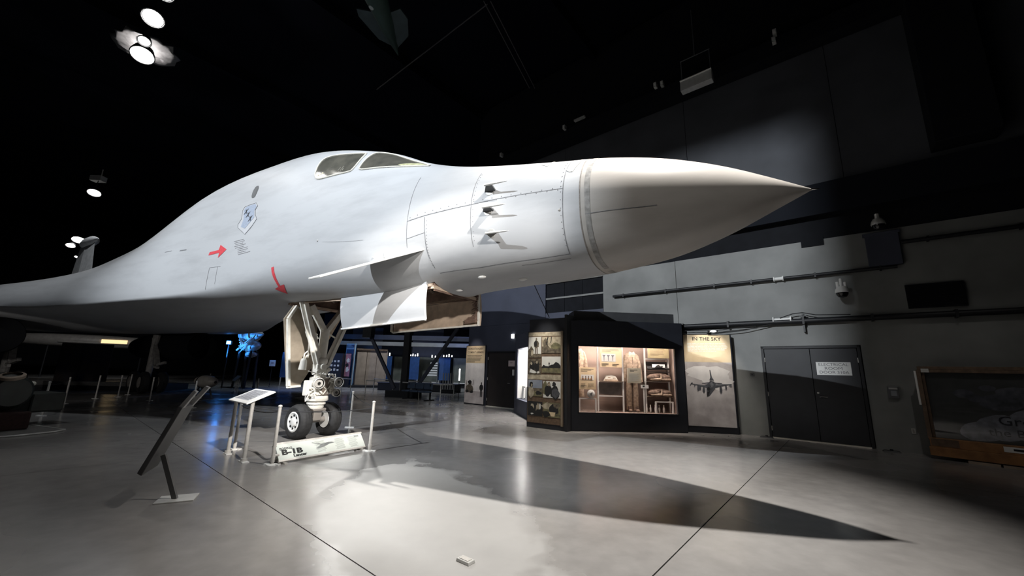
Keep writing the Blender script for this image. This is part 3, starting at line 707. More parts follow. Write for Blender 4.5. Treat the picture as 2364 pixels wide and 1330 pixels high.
for u in (-1, 1):
    c = (X, u * .365, .368); wdt = .135
    prof = [(.205, -wdt * .9), (.235, -wdt), (.30, -wdt * 1.02), (.345, -wdt * .78), (.364, -wdt * .4), (.368, 0), (.364, wdt * .4), (.345, wdt * .78), (.30, wdt * 1.02), (.235, wdt), (.205, wdt * .9)]
    ty = MB().lathe(prof, c, (0, 1, 0), 40, caps=False)
    for gz in (-.05, 0, .05): ty.lathe([(.366, gz - .006), (.3705, gz - .003), (.3705, gz + .003), (.366, gz + .006)], c, (0, 1, 0), 40, caps=False)
    ty = gpart('tyre', ty, m_rubber, True)
    q = 1 if u > 0 else -1
    gpart('wheel_rim', MB().lathe([(.21, .10), (.215, .128), (.19, .135), (.165, .115), (.10, .105), (.085, .135), (.05, .14), (.001, .142)], c, (0, q, 0), 32).lathe([(.19, -.12), (.001, -.12)], c, (0, q, 0), 24, caps=False), m_white, True)
    mb = MB()
    for i in range(8):
        a = 2 * math.pi * i / 8
        mb.tube((c[0] + .135 * math.cos(a), c[1] + q * .095, c[2] + .135 * math.sin(a)), (c[0] + .135 * math.cos(a), c[1] + q * .122, c[2] + .135 * math.sin(a)), .022, n=10)
    gpart('rim_holes', mb, m_ink)['kind'] = 'stuff'
# tail fin, tailplane, blade aerial, main legs and engine pods far back along the body
fin = MB()
zf0 = fint('zt', -22.5) - .1
fin.add([(-20.4, .0, zf0), (-22.4, .16, zf0), (-24.9, 0, zf0), (-22.4, -.16, zf0), (-21.7, 0, 8.05), (-22.8, .09, 8.05), (-24.2, 0, 8.05), (-22.8, -.09, 8.05)], [(0, 1, 5, 4), (1, 2, 6, 5), (2, 3, 7, 6), (3, 0, 4, 7), (4, 5, 6, 7), (0, 3, 2, 1)])
fn = fin.build('tail_fin', mat('fin_grey', (.36, .36, .36), .6, noise=.2), bomber)
MB().lathe([(.02, -1.6), (.2, -1.0), (.27, -.2), (.24, .7), (.02, 1.5)], (-22.6, 0, 7.95), (1, 0, 0), 16).build('fin_bullet', mat('fin_bullet_grey', (.5, .5, .5), .5, noise=.1), fn, smooth=True)
MB().prism([(-17.5, -4.9, 4.02), (-25.5, -7.5, 4.15), (-26.5, -7.5, 4.15), (-21, -4.5, 4.05)], (0, 0, .08)).build('wing_edge', M_SKIN, bomber)
MB().prism([(-10.6, 1.9, 6.1), (-10.3, 1.9, 6.1), (-10.75, 2.2, 7.0), (-11.0, 2.2, 7.0)], (.0, .04, 0)).build('blade_aerial', mat('aerial_white', (.6, .6, .6), .5), bomber)
for sy in (-1, 1):
    bx = -17.9; y = sy * 2.3
    mg = MB().tube((bx, y, .6), (bx + .15, y, 2.9), .13, .17).bar((bx + .9, y, .62 + .75), (bx - .1, y, 2.75), .2, .16).bar((bx + .9, y, 1.37), (bx + 1.5, y + .1, 1.5), .12).bar((bx + .9, y - .1, 1.3), (bx + 1.4, y - .1, 1.25), .1).build('main_landing_gear', mat('main_leg_grey', (.33, .32, .31), .5, noise=.3, scale=6), bomber)
    for dx in (-.55, .75):
        for dy in (-.35, .35):
            pr = [(.2, -.16), (.4, -.16), (.5, -.1), (.53, 0), (.5, .1), (.4, .16), (.2, .16)]
            MB().lathe(pr, (bx + dx, y + dy, .53), (0, 1, 0), 24).build('main_tyre', m_rubber, mg, smooth=True)
            MB().lathe([(.26, .165), (.1, .14), (.09, .2), (.001, .2)], (bx + dx, y + dy, .53), (0, -1 if dy < 0 else 1, 0), 20).lathe([(.26, -.165), (.001, -.15)], (bx + dx, y + dy, .53), (0, -1 if dy < 0 else 1, 0), 20).build('main_wheel_rim', m_pod, mg, smooth=True)
    en = MB()
    en.lathe([(.30, -.9), (.56, -.5), (.62, 0), (.68, -.3), (.74, -1.5), (.76, -4), (.66, -7), (.5, -8.2)], (-14.5, sy * 3.1, 2.35), (1, 0, 0), 28)
    en = en.build('engine_pod', mat('pod_dark_paint', (.014, .015, .018), .8, spec=.1), bomber, smooth=True)

# ============================================================ FLOOR DISPLAYS NEAR THE BOMBER
def stanchion(x, y, label, h=.90, knob=False, rz=0):
    t = thing('stanchion', label, 'post', (x, y, 0), rz, 'rope barrier posts')
    MB().lathe([(.085, 0), (.085, .012), (.03, .016)], (0, 0, 0), n=20).box((0, 0, .010), (.24, .07, .02)).build('base', m_white, t)
    MB().tube((0, 0, .015), (0, 0, h), .026, n=14).lathe([(.032, .05), (.032, .13)], (0, 0, 0), n=14).build('pole', m_steel, t, smooth=True)
    MB().lathe([(.03, h), (.034, h + .012), (.026, h + .03), (.004, h + .036)] if not knob else [(.026, h), (.036, h + .02), (.036, h + .05), (.02, h + .07), (.003, h + .075)], (0, 0, 0), n=14).build('cap', m_steel, t, smooth=True)
    return t
stanchion(-2.66, 8.01, 'steel barrier post standing alone right of the aircraft title sign')
stanchion(-3.79, 6.76, 'nearest steel barrier post, in front of the left end of the title sign')
stanchion(-5.14, 7.83, 'steel barrier post with round knob between the legs of the white reading panel', knob=True, h=.86)
stanchion(-13.05, 11.47, 'leftmost thin barrier post, beside the engine on its grey mat')
stanchion(-15.88, 14.57, 'bright barrier post with a small ball top, second from the left edge')
stanchion(-16.88, 16.6, 'barrier post standing before the tall brown board')
stanchion(-16.95, 17.6, 'dim barrier post before the long pale platform, left of its middle')
stanchion(-17.75, 18.9, 'dim barrier post before the right end of the long pale platform')
stanchion(-14.55, 16.47, 'barrier post just right of the main wheels')
stanchion(-11.11, 14.33, 'barrier post in front of the grey torpedo shaped pod')
stanchion(-11.46, 18.37, 'distant barrier post behind the white reading panel')
stanchion(-4.2, 10.9, 'barrier post mostly hidden behind the right nose wheel')
def rope(a, b, sag, label):
    pts = [(a[0] + (b[0] - a[0]) * i / 14, a[1] + (b[1] - a[1]) * i / 14, a[2] + (b[2] - a[2]) * i / 14 - sag * 4 * (i / 14) * (1 - i / 14)) for i in range(15)]
    o = MB().path(pts, .008, 6).build('barrier_cord', m_cableblk, None, smooth=True); o['label'] = label; o['category'] = 'cord'; o['group'] = 'barrier cords'
rope((-2.66, 8.01, .84), (-4.2, 10.9, .85), .04, 'black cord running from the right post back behind the nose wheel')
rope((-2.66, 8.01, .80), (-5.14, 7.83, .80), .10, 'black cord sagging across in front of the nose wheels')
rope((-3.79, 6.76, .83), (-5.14, 7.83, .8), .06, 'black cord from the nearest post to the reading panel')
rope((-13.05, 11.47, .84), (-15.88, 14.57, .84), .05, 'dim cord between the two leftmost barrier posts')
rope((-11.11, 14.33, .84), (-14.55, 16.47, .84), .05, 'dim cord between pod post and main wheel post')

# white reading panel on two posts
t = thing('reading_panel', 'white tilted reading panel on two steel posts left of the nose wheels', 'sign', (-4.67, 7.18, 0), math.atan2(-.56, .66))
for x in (-.43, .43):
    MB().tube((x, 0, 0), (x, 0, .95), .030, n=14).ball((x, 0, .95), .03, 10).lathe([(.05, 0), (.05, .06)], (x, 0, 0), n=14).build('post', m_steel, t, smooth=True)
    MB().box((x, 0, .008), (.22, .10, .016)).build('foot', m_white, t)
ti = Matrix.Rotation(R(24), 3, 'X')
bd = MB().box((0, .10, 1.02), (.98, .46, .025), rot=ti).build('board', m_white, t, bevel=.006)
mb = MB().box(tuple(Vector((0, .10, 1.02)) + ti @ Vector((-.05, .02, .0135))), (.74, .34, .002), rot=ti)
mb.build('print_area', mat('print_grey', (.36, .37, .4), .6, noise=.3, scale=18), t)
mb = MB()
for i in range(11):
    mb.box(tuple(Vector((0, .10, 1.02)) + ti @ Vector((-.05, .17 - i * .029, .0152))), (.66 - .05 * (i % 3), .008, .001), rot=ti)
mb.build('print_lines', m_ink, t)['kind'] = 'stuff'

# slanted pedestal sign seen edge-on, nearest the camera
t = thing('pedestal_sign', 'dark slanted pedestal sign seen edge on in the left foreground', 'sign', (-3.90, 5.03, 0), R(26))
MB().prism([(-.17, -.13, 0), (.20, -.13, 0), (.20, .16, 0), (-.17, .16, 0)], (0, 0, .014)).build('base_plate', m_alu, t, bevel=.003)
MB().bar((.0, 0, .01), (-.20, .05, .50), .035, .05).build('post', m_wooddk if False else mat('sign_post_grey', (.12, .12, .12), .5, .4), t)
MB().prism([(-.345, -.20, .36), (-.30, -.20, .33), (-.05, -.20, 1.06), (-.09, -.20, 1.08)], (0, .52, 0)).build('board', mat('sign_edge_dark', (.06, .06, .063), .45, noise=.2), t, bevel=.006)
MB().prism([(-.11, -.18, 1.04), (-.07, -.18, 1.02), (.05, -.18, 1.24), (.02, -.18, 1.26)], (0, .10, 0)).build('header_bracket', mat('bracket_grey', (.4, .4, .4), .5, .4), t); MB().prism([(-.11, .22, 1.04), (-.07, .22, 1.02), (.09, .22, 1.27), (.05, .22, 1.29)], (0, .10, 0)).build('header_bracket', mat('bracket_grey', (.4, .4, .4), .5, .4), t)

# title sign at the nose wheels
A0 = Vector((-3.71, 6.79, 0)); B0 = Vector((-2.81, 8.18, 0)); dl = B0 - A0
t = thing('title_sign', 'long low pale sign with bold black aircraft name in front of the nose wheels', 'sign', (A0 + B0) / 2, math.atan2(dl.y, dl.x))
Ls = dl.length / 2; tr = Matrix.Rotation(R(50), 3, 'X')
bd = MB().box((0, .085, .165), (2 * Ls, .30, .02), rot=tr).build('board', mat('sign_pale_green', (.60, .64, .60), .4, noise=.04), t, bevel=.004)
MB().box((0, -.02, .05), (2 * Ls + .02, .03, .03), rot=tr).box((0, .19, .285), (2 * Ls + .04, .03, .03), rot=tr).build('rail', m_steel, t)
for x in (-Ls * .9, Ls * .9): MB().bar((x, .22, 0), (x, .18, .27), .03).box((x, .08, .012), (.05, .34, .024)).build('stand', m_steel, t)
MB().tube((-Ls - .05, .05, .14), (-Ls + .02, .05, .14), .02, n=10).tube((-Ls - .04, .16, .26), (-Ls + .02, .16, .26), .018, n=10).build('end_peg', m_steel, t)
def onb(x, v): return tuple(Vector((0, .085, .165)) + tr @ Vector((x, v, .0112)))
text(t, 'lettering', 'BOEING', onb(-.78, .035), .058, m_ink, (R(50), 0, 0), bold=.001)
text(t, 'lettering', 'B-1B', onb(-.76, -.055), .125, m_ink, (R(50), 0, 0), sx=1.45, bold=.006)
text(t, 'lettering', 'Lancer', onb(-.58, -.115), .068, m_ink, (R(50), 0, 0), sx=1.25, bold=.003)
mb = MB(); rr = random.Random(9)
for col in (-.16, .22, .50):
    for i in range(11): mb.box(onb(col + .1 - .02 * rr.random(), .10 - i * .02), (.20 - .06 * rr.random(), .006, .0008), rot=tr)
mb.build('print_lines', mat('print_midgrey', (.30, .32, .31), .6), t)['kind'] = 'stuff'
mb = MB(); P_ = [(-.22, .09), (-.20, .095), (-.05, .045), (.10, .06), (.16, .055), (.22, .035), (.10, .02), (.02, -.01), (-.06, -.03), (-.12, -.035), (-.16, -.03), (-.13, -.01), (-.06, .025)]
mb.add([onb(a, b) for a, b in P_], [tuple(range(len(P_)))]).build('plane_drawing', mat('print_darkgrey', (.15, .16, .16), .6), t)
mb = MB().box(onb(.70, .10), (.10, .035, .001), rot=tr).build('museum_mark', mat('print_midgrey', (.3, .3, .3), .6), t)
# floor box
t = thing('floor_box', 'small flat metal floor socket box in the foreground', 'socket', (-.33, 3.715, 0), R(-38))
MB().box((0, 0, .012), (.15, .085, .024), taper=.92).build('cover', m_alu, t, bevel=.004)
MB().box((0, -.002, .0265), (.10, .05, .004)).build('lid', m_steel, t)

def added_can(label, name, loc, aim, watts, deg, color, hang=1.0):  # invented fixture with a spot inside, added to light a display
    d_ = (Vector(aim) - Vector(loc)).normalized()
    t_ = thing('added_can_light', label, 'lamp', Vector(loc), 0, None)
    MB().lathe([(.05, -.16), (.085, -.12), (.09, .14), (.08, .14), (.07, -.05)], (0, 0, 0), tuple(d_), 16).build('can', m_black, t_, smooth=True)
    MB().tube((0, 0, 0), hang, .012, n=6).build('arm', m_black, t_)
    spot(name, Vector(loc), aim, watts, deg, .8, .07, color)

# ============================================================ EXHIBIT BUILD-OUT ON THE RIGHT
CA = R(3.24)
t = case = thing('display_case', 'black walk-up display case with a lit glass front of flying gear', 'display case', (1.72, 11.37, 0), CA)
mb = MB()
X0, X1, Z0, Z1 = .25, 3.10, .50, 2.34
Lx = 3.36
mb.b2((0, 0, 0), (X0, .08, 3.08)).b2((X1, 0, 0), (Lx, .08, 3.1)).b2((X0, 0, 0), (X1, .08, Z0)).b2((X0, 0, Z1), (X1, .08, 3.1))
mb.b2((0, .08, 3.0), (Lx, 1.15, 3.08)).b2((0, .08, 0), (.04, 1.15, 3.0)).b2((Lx - .04, .08, 0), (Lx, 1.15, 3.0)).b2((0, 1.12, 0), (Lx, 1.16, 3.0))
mb.build('cabinet', m_case, t)
MB().b2((.2, .35, 3.08), (3.3, 1.1, 3.42)).build('upper_tier', mat('case_charcoal', (.05, .052, .056), .5, noise=.15), t)
MB().b2((.04, 1.06, .46), (Lx - .04, 1.12, 3.0)).b2((.04, .08, .44), (Lx - .04, 1.1, .48)).b2((.04, .08, .46), (.07, 1.1, 3.0)).b2((Lx - .07, .08, .46), (Lx - .04, 1.1, 3.0)).build('liner', m_beige, t)
MB().b2((X0 - .02, .05, Z0 - .02), (X1 + .02, .058, Z1 + .02)).build('glass', M_GLASS, t)
MB().b2((X0 - .02, -.012, Z0 - .03), (X1 + .02, 0, Z0)).b2((X0 - .02, -.012, Z1), (X1 + .02, 0, Z1 + .03)).b2((X0 - .03, -.012, Z0 - .03), (X0, 0, Z1 + .03)).b2((X1, -.012, Z0 - .03), (X1 + .03, 0, Z1 + .03)).build('window_frame', m_black, t)
MB().b2((.3, .2, 2.90), (1.9, .34, 2.95)).build('lamp_bar', mat('case_lamp_glow', (1, .9, .8), .5, emit=(1, .86, .74), es=14), t)
MB().b2((2.0, .2, 2.90), (3.1, .34, 2.95)).build('lamp_bar', mat('case_lamp_glow2', (1, .9, .8), .5, emit=(1, .88, .78), es=5), t)
def CW(x, y, z=0): 
    v = Matrix.Rotation(CA, 3, 'Z') @ Vector((x, y, z)); return v + Vector((1.72, 11.37, 0))
def inc(name, label, cat, x, y, z, group=None): return thing(name, label, cat, CW(x, y, z), CA, group)
def suit(name, label, x, y, z, h, wd, group, placard=True):
    t_ = inc(name, label, 'clothing', x, y, z, group)
    bm_ = MB()
    prof = [(.30, 1.0, .06), (.44, .97, .09), (.50, .88, .12), (.42, .75, .13), (.40, .6, .12), (.38, .5, .12)]
    n = 14
    vs = []; fs = []
    for j, (a, b, d) in enumerate(prof):
        for i in range(n):
            an = 2 * math.pi * i / n; wob = 1 + .10 * math.sin(5 * an + j * 1.3)
            vs.append((a * wd * wob * math.cos(an), d * wob * math.sin(an), b * h))
    for j in range(len(prof) - 1):
        for i in range(n): fs.append((j * n + i, j * n + (i + 1) % n, (j + 1) * n + (i + 1) % n, (j + 1) * n + i))
    fs.append(tuple(range(n)))
    bm_.add(vs, fs).build('torso', m_khaki, t_, smooth=True)
    for s_ in (-1, 1):
        MB().path([(s_ * .40 * wd, 0, .95 * h), (s_ * .56 * wd, -.02, .8 * h), (s_ * .60 * wd, -.04, .62 * h), (s_ * .63 * wd, -.05, .5 * h)], .058, 10).build('sleeve', m_khaki, t_, smooth=True)
        MB().path([(s_ * .2 * wd, 0, .52 * h), (s_ * .24 * wd, -.01, .3 * h), (s_ * .22 * wd, .01, .12 * h), (s_ * .25 * wd, 0, .02 * h)], .085, 10).build('trouser_leg', m_khaki, t_, smooth=True)
    MB().box((-.05, -.06, .98 * h), (.10, .05, .12), rot=Matrix.Rotation(.4, 3, 'Y')).box((.05, -.06, .98 * h), (.10, .05, .12), rot=Matrix.Rotation(-.4, 3, 'Y')).build('collar', m_cream, t_, bevel=.01)
    MB().bar((0, -.115, .93 * h), (0, -.125, .55 * h), .02, .01).build('zip', m_blanket, t_)
    return t_
suit('flight_suit', 'brown flight suit hanging full length in the middle of the case', 2.05, .70, .50, 1.72, .42, 'flight suits in the case')
suit('flight_suit', 'pale flight suit at the left end of the case behind a text card', .42, .75, .85, 1.42, .36, 'flight suits in the case')
def card(name, label, x, z, wd, ht, y, layers, base, cat='sign', group='text cards in the case', stand=True):
    t_ = inc(name, label, cat, x, y, z, group)
    MB().b2((-.0, 0.007, 0), (wd, .02, ht)).build('backing_board', m_paper, t_)
    art(t_, 'print', 0, 0, wd, ht, 0, layers, base)
    return t_
lay = lines(.1, .9, .80, .95, 3, 1, m_sepia) + [(m_paper, rect(.12, .42, .88, .66))] + [(m_wooddk, rect(.20 + .17 * i, .46, .25 + .17 * i, .60)) for i in range(4)] + [(m_wood, blob(.22 + .17 * i, .47, .06, .04, i)) for i in range(4)] + lines(.1, .45, .1, .28, 4, 2, m_sepia) + lines(.52, .9, .1, .28, 4, 3, m_sepia)
card('text_card', 'cream text card with a strip of small pictures, lower left in the case', .36, 1.11, .50, .64, .42, lay, m_parch)
lay = lines(.1, .9, .80, .95, 3, 4, m_sepia) + [(m_paper, rect(.06, .28, .72, .70))] + [(m_jet, [(.1 + .2 * i, .62), (.26 + .2 * i, .62), (.2 + .2 * i, .54), (.19 + .2 * i, .32), (.17 + .2 * i, .32), (.16 + .2 * i, .54)]) for i in range(3)] + lines(.06, .45, .06, .22, 3, 5, m_sepia) + lines(.55, .95, .08, .22, 2, 6, m_sepia)
card('text_card', 'cream text card with three dark figures between the two white poles', 1.01, 1.77, .66, .57, .45, lay, m_parch)
card('text_card', 'grey text card hung in front of the brown flight suit', 1.83, 1.32, .42, .44, .46, lines(.2, .8, .78, .92, 2, 7, m_ink, .6) + lines(.12, .88, .12, .68, 9, 8, mat('print_midgrey', (.3, .3, .3), .6), .4), mat('card_grey_green', (.30, .28, .22), .6, noise=.15))
card('text_card', 'plain olive text card at the upper right corner of the case', 2.50, 2.08, .66, .40, .5, lines(.1, .9, .2, .9, 8, 10, m_wooddk, .3), mat('card_olive', (.27, .22, .12), .6, noise=.15))
t_ = inc('small_label', 'small white label on a slim white pole beside the suit', 'sign', 2.3, .42, .48)
MB().bar((0, 0, 0), (0, 0, .74), .035, .02).build('pole', m_white, t_); MB().b2((-.09, -.02, .70), (.14, -.005, .80)).build('plate', m_white, t_); MB().b2((-.04, -.0215, .74), (.02, -.0205, .78)).build('print', m_ink, t_)
def frame2(label, x0, x1, z1, y, rungs, grp):
    t_ = inc('pole_frame', label, 'frame', x0, y, .48, grp)
    for xx in (0, x1 - x0):
        if z1 > .5: MB().bar((xx, 0, 0), (xx, 0, z1 - .48), .042, .042).build('upright', m_white, t_)
    for r in rungs: MB().bar((0, 0, r - .48), (x1 - x0, 0, r - .48), .032).build('rung', m_white, t_)
    return t_
frame2('white ladder-like pole frame left of the middle of the case', .95, 1.71, 2.42, .52, (.93, 1.345, 2.38), 'white frames in the case')
frame2('low white table frame at the left foot of the case', .36, .84, .86, .40, (.85,), 'white frames in the case')
frame2('low white table frame at the right foot of the case', 2.65, 3.16, .81, .42, (.80,), 'white frames in the case')
frame2('white shelf uprights at the right end of the case', 2.44, 3.17, 2.42, .62, (.94, 1.38, 2.05), 'white frames in the case')
t_ = inc('garrison_cap', 'off white folded cloth cap on the shelf between the poles', 'hat', 1.35, .55, 1.36)
MB().prism([(-.22, -.06, 0), (.22, -.06, 0), (.16, -.02, .14), (.02, -.01, .19), (-.14, -.02, .16)], (0, .1, 0)).build('crown', m_cream, t_, bevel=.02)
MB().prism([(-.22, -.075, 0), (.22, -.075, 0), (.19, -.07, .05), (-.2, -.07, .06)], (0, .014, 0)).b2((-.10, -.078, .09), (-.03, -.06, .12)).b2((.05, -.072, .08), (.13, -.055, .1)).build('brim', m_khaki, t_)
MB().b2((-.36, -.1, -.02), (.36, .2, 0)).build('shelf_board', m_wooddk, t_)
t_ = inc('smoked_sheet', 'smoky grey sheet fixed between the white poles under the cap', 'panel', 1.33, .56, .97); MB().b2((-.34, 0, 0), (.34, .012, .35)).build('sheet', mat('smoky_grey', (.22, .19, .175), .35, noise=.25, scale=6), t_)
t_ = inc('squadron_plaque', 'round white plaque with a dark bird on the low left table', 'plaque', .70, .40, .875)
MB().lathe([(.10, 0), (.115, -.01), (.115, -.03), (.1, -.04)], (0, 0, .115), (0, 1, 0), 20).build('disc', m_white, t_, smooth=True)
MB().add([(a * .1, -.0415, .115 + b * .1) for a, b in [(-.5, .3), (-.2, .1), (0, .25), (.2, .5), (.5, .3), (.3, 0), (.1, -.5), (-.1, -.6), (-.3, -.2)]], [tuple(range(9))]).build('emblem', m_dash, t_)
t_ = inc('equipment_tray', 'black tray with white papers on the right shelf', 'tray', 2.84, .66, 1.66)
MB().b2((-.36, -.1, .0), (.36, .2, .02)).prism([(-.34, -.10, .10), (.34, -.10, .10), (.38, .15, .32), (-.30, .15, .32)], (0, .01, -.03)).build('tray', m_ink, t_)
MB().prism([(-.2, -.115, .14), (.2, -.115, .14), (.22, -.06, .24), (-.18, -.06, .24)], (0, .004, 0)).build('papers', m_white, t_); mb = MB()
for i in range(3): mb.ball((-.05 + .08 * i, -.105, .17), (.025, .015, .03), 8)
mb.prism([(-.12, -.117, .15), (.12, -.117, .15), (.0, -.09, .225)], (0, -.003, 0)).build('gadgets', m_ink, t_, smooth=True)
def folded(label, z):
    t_ = inc('folded_vest', label, 'clothing', 2.85, .60, z, 'folded vests on the right shelves')
    MB().ball((-.17, 0, .10), (.2, .14, .10), 14).ball((.17, 0, .10), (.2, .14, .10), 14).ball((0, .04, .17), (.3, .12, .07), 14).build('cloth', m_blanket, t_, smooth=True)
    MB().ball((-.12, -.07, .05), (.19, .08, .055), 12).ball((.19, -.07, .05), (.17, .08, .05), 12).build('fold', m_khaki, t_, smooth=True)
    MB().b2((-.39, -.1, -.02), (.37, .2, 0)).build('shelf_board', m_wooddk, t_)
    MB().bar((.02, -.12, .06), (.03, -.1, .2), .03, .012).build('strap', m_khaki, t_)
folded('folded brown vest on the upper right shelf under the black tray', 1.40); folded('folded brown vest on the lower right shelf above the table frame', .95)
t_ = inc('boots', 'row of small dark bottles standing on the case floor at right', 'bottles', 2.45, .55, .48); t_['label'] = 'pair of worn boots under the hanging brown suit'; t_['category'] = 'boots'; t_.location = CW(2.05, .62, .48)
for s_ in (-1, 1): MB().ball((s_ * .11, -.05, .046), (.05, .12, .045), 10).tube((s_ * .11, .02, .03), (s_ * .11, .03, .16), .05, .055, 10).build('boot', m_blanket, t_, smooth=True)
for i in range(5):
    t_ = inc('small_bottle', ['short dark bottle nearest the white label pole', 'second dark bottle from the white label pole', 'middle dark bottle on the case floor', 'fourth dark bottle, just inside the low right frame', 'last dark bottle, near the right end of the case floor'][i], 'bottle', 2.42 + i * .13, .55 + .03 * (i % 2), .48, 'bottles on the case floor')
    MB().lathe([(.03, 0), (.034, .02), (.034, .12), (.015, .17), (.015, .2)], (0, 0, 0), n=12).build('body', m_steel, t_, smooth=True); MB().lathe([(.018, .2), (.018, .225)], (0, 0, 0), n=10).build('cap', m_cream, t_)
cl = CW(1.0, .14, 2.75); area('case_lamp', cl, CW(1.1, .85, .9), 84, 1.5, .10, (1, .84, .74), CW(1, 0) - CW(0, 0))
cl = CW(2.65, .16, 2.6); area('case_lamp_right', cl, CW(2.6, .85, .8), 22, .9, .10, (1, .87, .78), CW(1, 0) - CW(0, 0))

# photo column
PA = R(-36.96)
t = thing('photo_column', 'tall column of eight sepia photographs, left of the lit display case', 'display board', (.56, 11.99, 0), PA)
MB().b2((-.03, 0, 0), (1.26, .5, 2.78)).b2((0, .03, 2.78), (1.26, .5, 3.14)).build('housing', m_case, t)
MB().b2((1.255, -.03, 0), (1.33, .5, 3.22)).build('side_fin', m_black, t)
MB().b2((0, -.012, .14), (1.2, 0, 2.74)).build('board', m_wooddk, t)
MB().b2((0, -.014, 2.62), (1.2, -.012, 2.74)).b2((0, -.014, 1.36), (1.2, -.012, 1.50)).build('header_strip', m_sepia2, t)
MB().b2((1.14, -.05, .12), (1.2, -.01, 2.75)).build('edge_trim', mat('trim_bronze', (.22, .17, .12), .5, noise=.2), t)
def photo(x0, z0, x1, z1, layers, base): 
    MBo = art(t, 'photograph', x0, z0, x1 - x0, z1 - z0, -.022, layers, base); return MBo
photo(.01, 1.99, .46, 2.6, [(m_sepia, rect(0, 0, 1, .18)), (m_sepia, man(.62, .08, .88, .62)), (m_sepia, blob(.2, .25, .22, .28, 1)), (m_sepia2, blob(.3, .22, .1, .15, 2)), (m_ink, blob(.58, .68, .12, .16, 3))], m_paper)
photo(.49, 2.12, 1.12, 2.59, [(m_sepia, rect(0, 0, 1, .42)), (m_sepia, blob(.2, .6, .16, .3, 4)), (m_sepia2, blob(.45, .55, .12, .22, 5)), (m_ink, [(.3, 1), (.36, 1), (.25, .5), (.2, .5)]), (m_olive, blob(.75, .42, .25, .2, 6)), (m_ink, [(.5, 1), (.54, 1), (.5, .62), (.46, .62)])], m_sepia2)
photo(.01, 1.51, .46, 1.95, [(m_ink, blob(.3, .45, .22, .4, 7)), (m_ink, blob(.68, .5, .22, .42, 8)), (m_sepia2, blob(.25, .7, .08, .1, 9)), (m_sepia2, blob(.68, .78, .08, .1, 10)), (m_paper, [(.1, .1), (.5, .05), (.7, .12), (.2, .35)]), (m_paper, blob(.8, .12, .1, .07, 11))], m_sepia)
photo(.49, 1.55, 1.12, 2.02, [(m_olive, rect(0, 0, 1, .38)), (m_ink, [(0, .36), (.1, .5), (.2, .42), (.36, .4), (.5, .5), (.62, .52), (.75, .68), (.9, .6), (1, .45), (1, .3), (0, .3)]), (m_ink, man(.40, .38, .3, .12)), (m_sepia, rect(.06, .02, .8, .06))], m_paper)
photo(.02, .88, .51, 1.34, [(m_olive, rect(0, 0, 1, .5)), (m_sepia, rect(0, .3, 1, .5)), (m_sepia2, blob(.22, .25, .2, .35, 12)), (m_ink, blob(.22, .72, .13, .18, 13)), (m_sepia2, blob(.26, .66, .06, .1, 14)), (m_ink, blob(.75, .2, .22, .12, 15))], m_pblue)
photo(.55, .86, 1.12, 1.32, [(m_olive, blob(.1, .6, .15, .4, 16)), (m_ink, blob(.28, .45, .2, .34, 17)), (m_ink, blob(.68, .34, .24, .42, 18)), (m_wooddk, blob(.32, .82, .09, .14, 19)), (m_ink, blob(.62, .82, .1, .15, 20)), (m_sepia2, blob(.34, .80, .05, .08, 21)), (m_jet, blob(.72, .3, .2, .32, 22))], m_paper)
photo(.02, .33, .52, .73, [(m_sepia2, blob(.3, .6, .12, .28, 23)), (m_ink, blob(.25, .35, .2, .3, 24)), (m_sepia2, blob(.7, .55, .14, .3, 25)), (m_ink, blob(.75, .3, .15, .2, 26)), (m_paper, blob(.3, .14, .1, .06, 27)), (m_paper, blob(.85, .7, .06, .2, 28))], m_ink)
photo(.55, .33, 1.12, .73, [(m_sepia2, blob(.25, .75, .3, .22, 29)), (m_ink, blob(.2, .2, .25, .2, 30)), (m_ink, blob(.65, .55, .3, .35, 31)), (m_parch, [(.35, .36), (.72, .36), (.66, .08), (.46, .08)]), (m_sepia, blob(.8, .8, .2, .15, 32))], m_olive)
_pq = Matrix.Rotation(PA, 3, 'Z')
added_can('small black can light added to light the column of photographs', 'photo_column_fill', Vector((.56, 11.99, 0)) + _pq @ Vector((.6, -1.0, 4.4)), Vector((.56, 11.99, 0)) + _pq @ Vector((.6, -.02, 1.5)), 520, 42, (1, .93, .80), tuple(_pq @ Vector((0, 1.2, -1.2))))


# narrow lit side case running back behind the photo column
LA = math.atan2(13.75 - 15.7, .6 - .23)
t = thing('side_case', 'narrow brightly lit white case on the slanted side wall by the left door', 'display case', (.23, 15.7, 0), LA)
MB().b2((-.1, 0, 0), (3.9, .6, .55)).b2((-.1, 0, 2.42), (3.9, .6, 2.95)).b2((-.1, .5, .55), (3.9, .6, 2.42)).b2((-.1, 0, .55), (.3, .5, 2.42)).b2((3.0, 0, .55), (3.9, .5, 2.42)).build('cabinet', m_wall_navy, t)
MB().b2((.32, .47, .57), (2.98, .5, 2.4)).b2((.30, .03, .57), (.33, .47, 2.4)).build('liner', m_paper, t)
MB().b2((.3, .02, .55), (3.0, .028, 2.42)).build('glass', M_GLASS, t)
MB().b2((.4, .2, 2.36), (2.9, .4, 2.40)).build('lamp_tube', mat('tube_glow', (1, 1, 1), .5, emit=(1, .95, .9), es=60), t)
mb = MB()
for x in (.5, 1.2, 1.9): mb.bar((x, .2, .56), (x, .2, 1.0), .05).bar((x, .2, 1.0), (x + .5, .2, 1.0), .05).bar((x + .5, .2, 1.0), (x + .5, .2, .56), .05)
mb.build('stool_frames', m_white, t)['kind'] = 'stuff'
for x, z in ((.8, 1.9), (1.6, 1.7), (2.3, 1.95)): MB().ball((x, .38, z), (.16, .05, .34), 12).build('hanging_garment', mat('pinkish_cloth', (.45, .33, .3), .8, noise=.5, scale=9), t, smooth=True)
lq = Matrix.Rotation(LA, 3, 'Z')
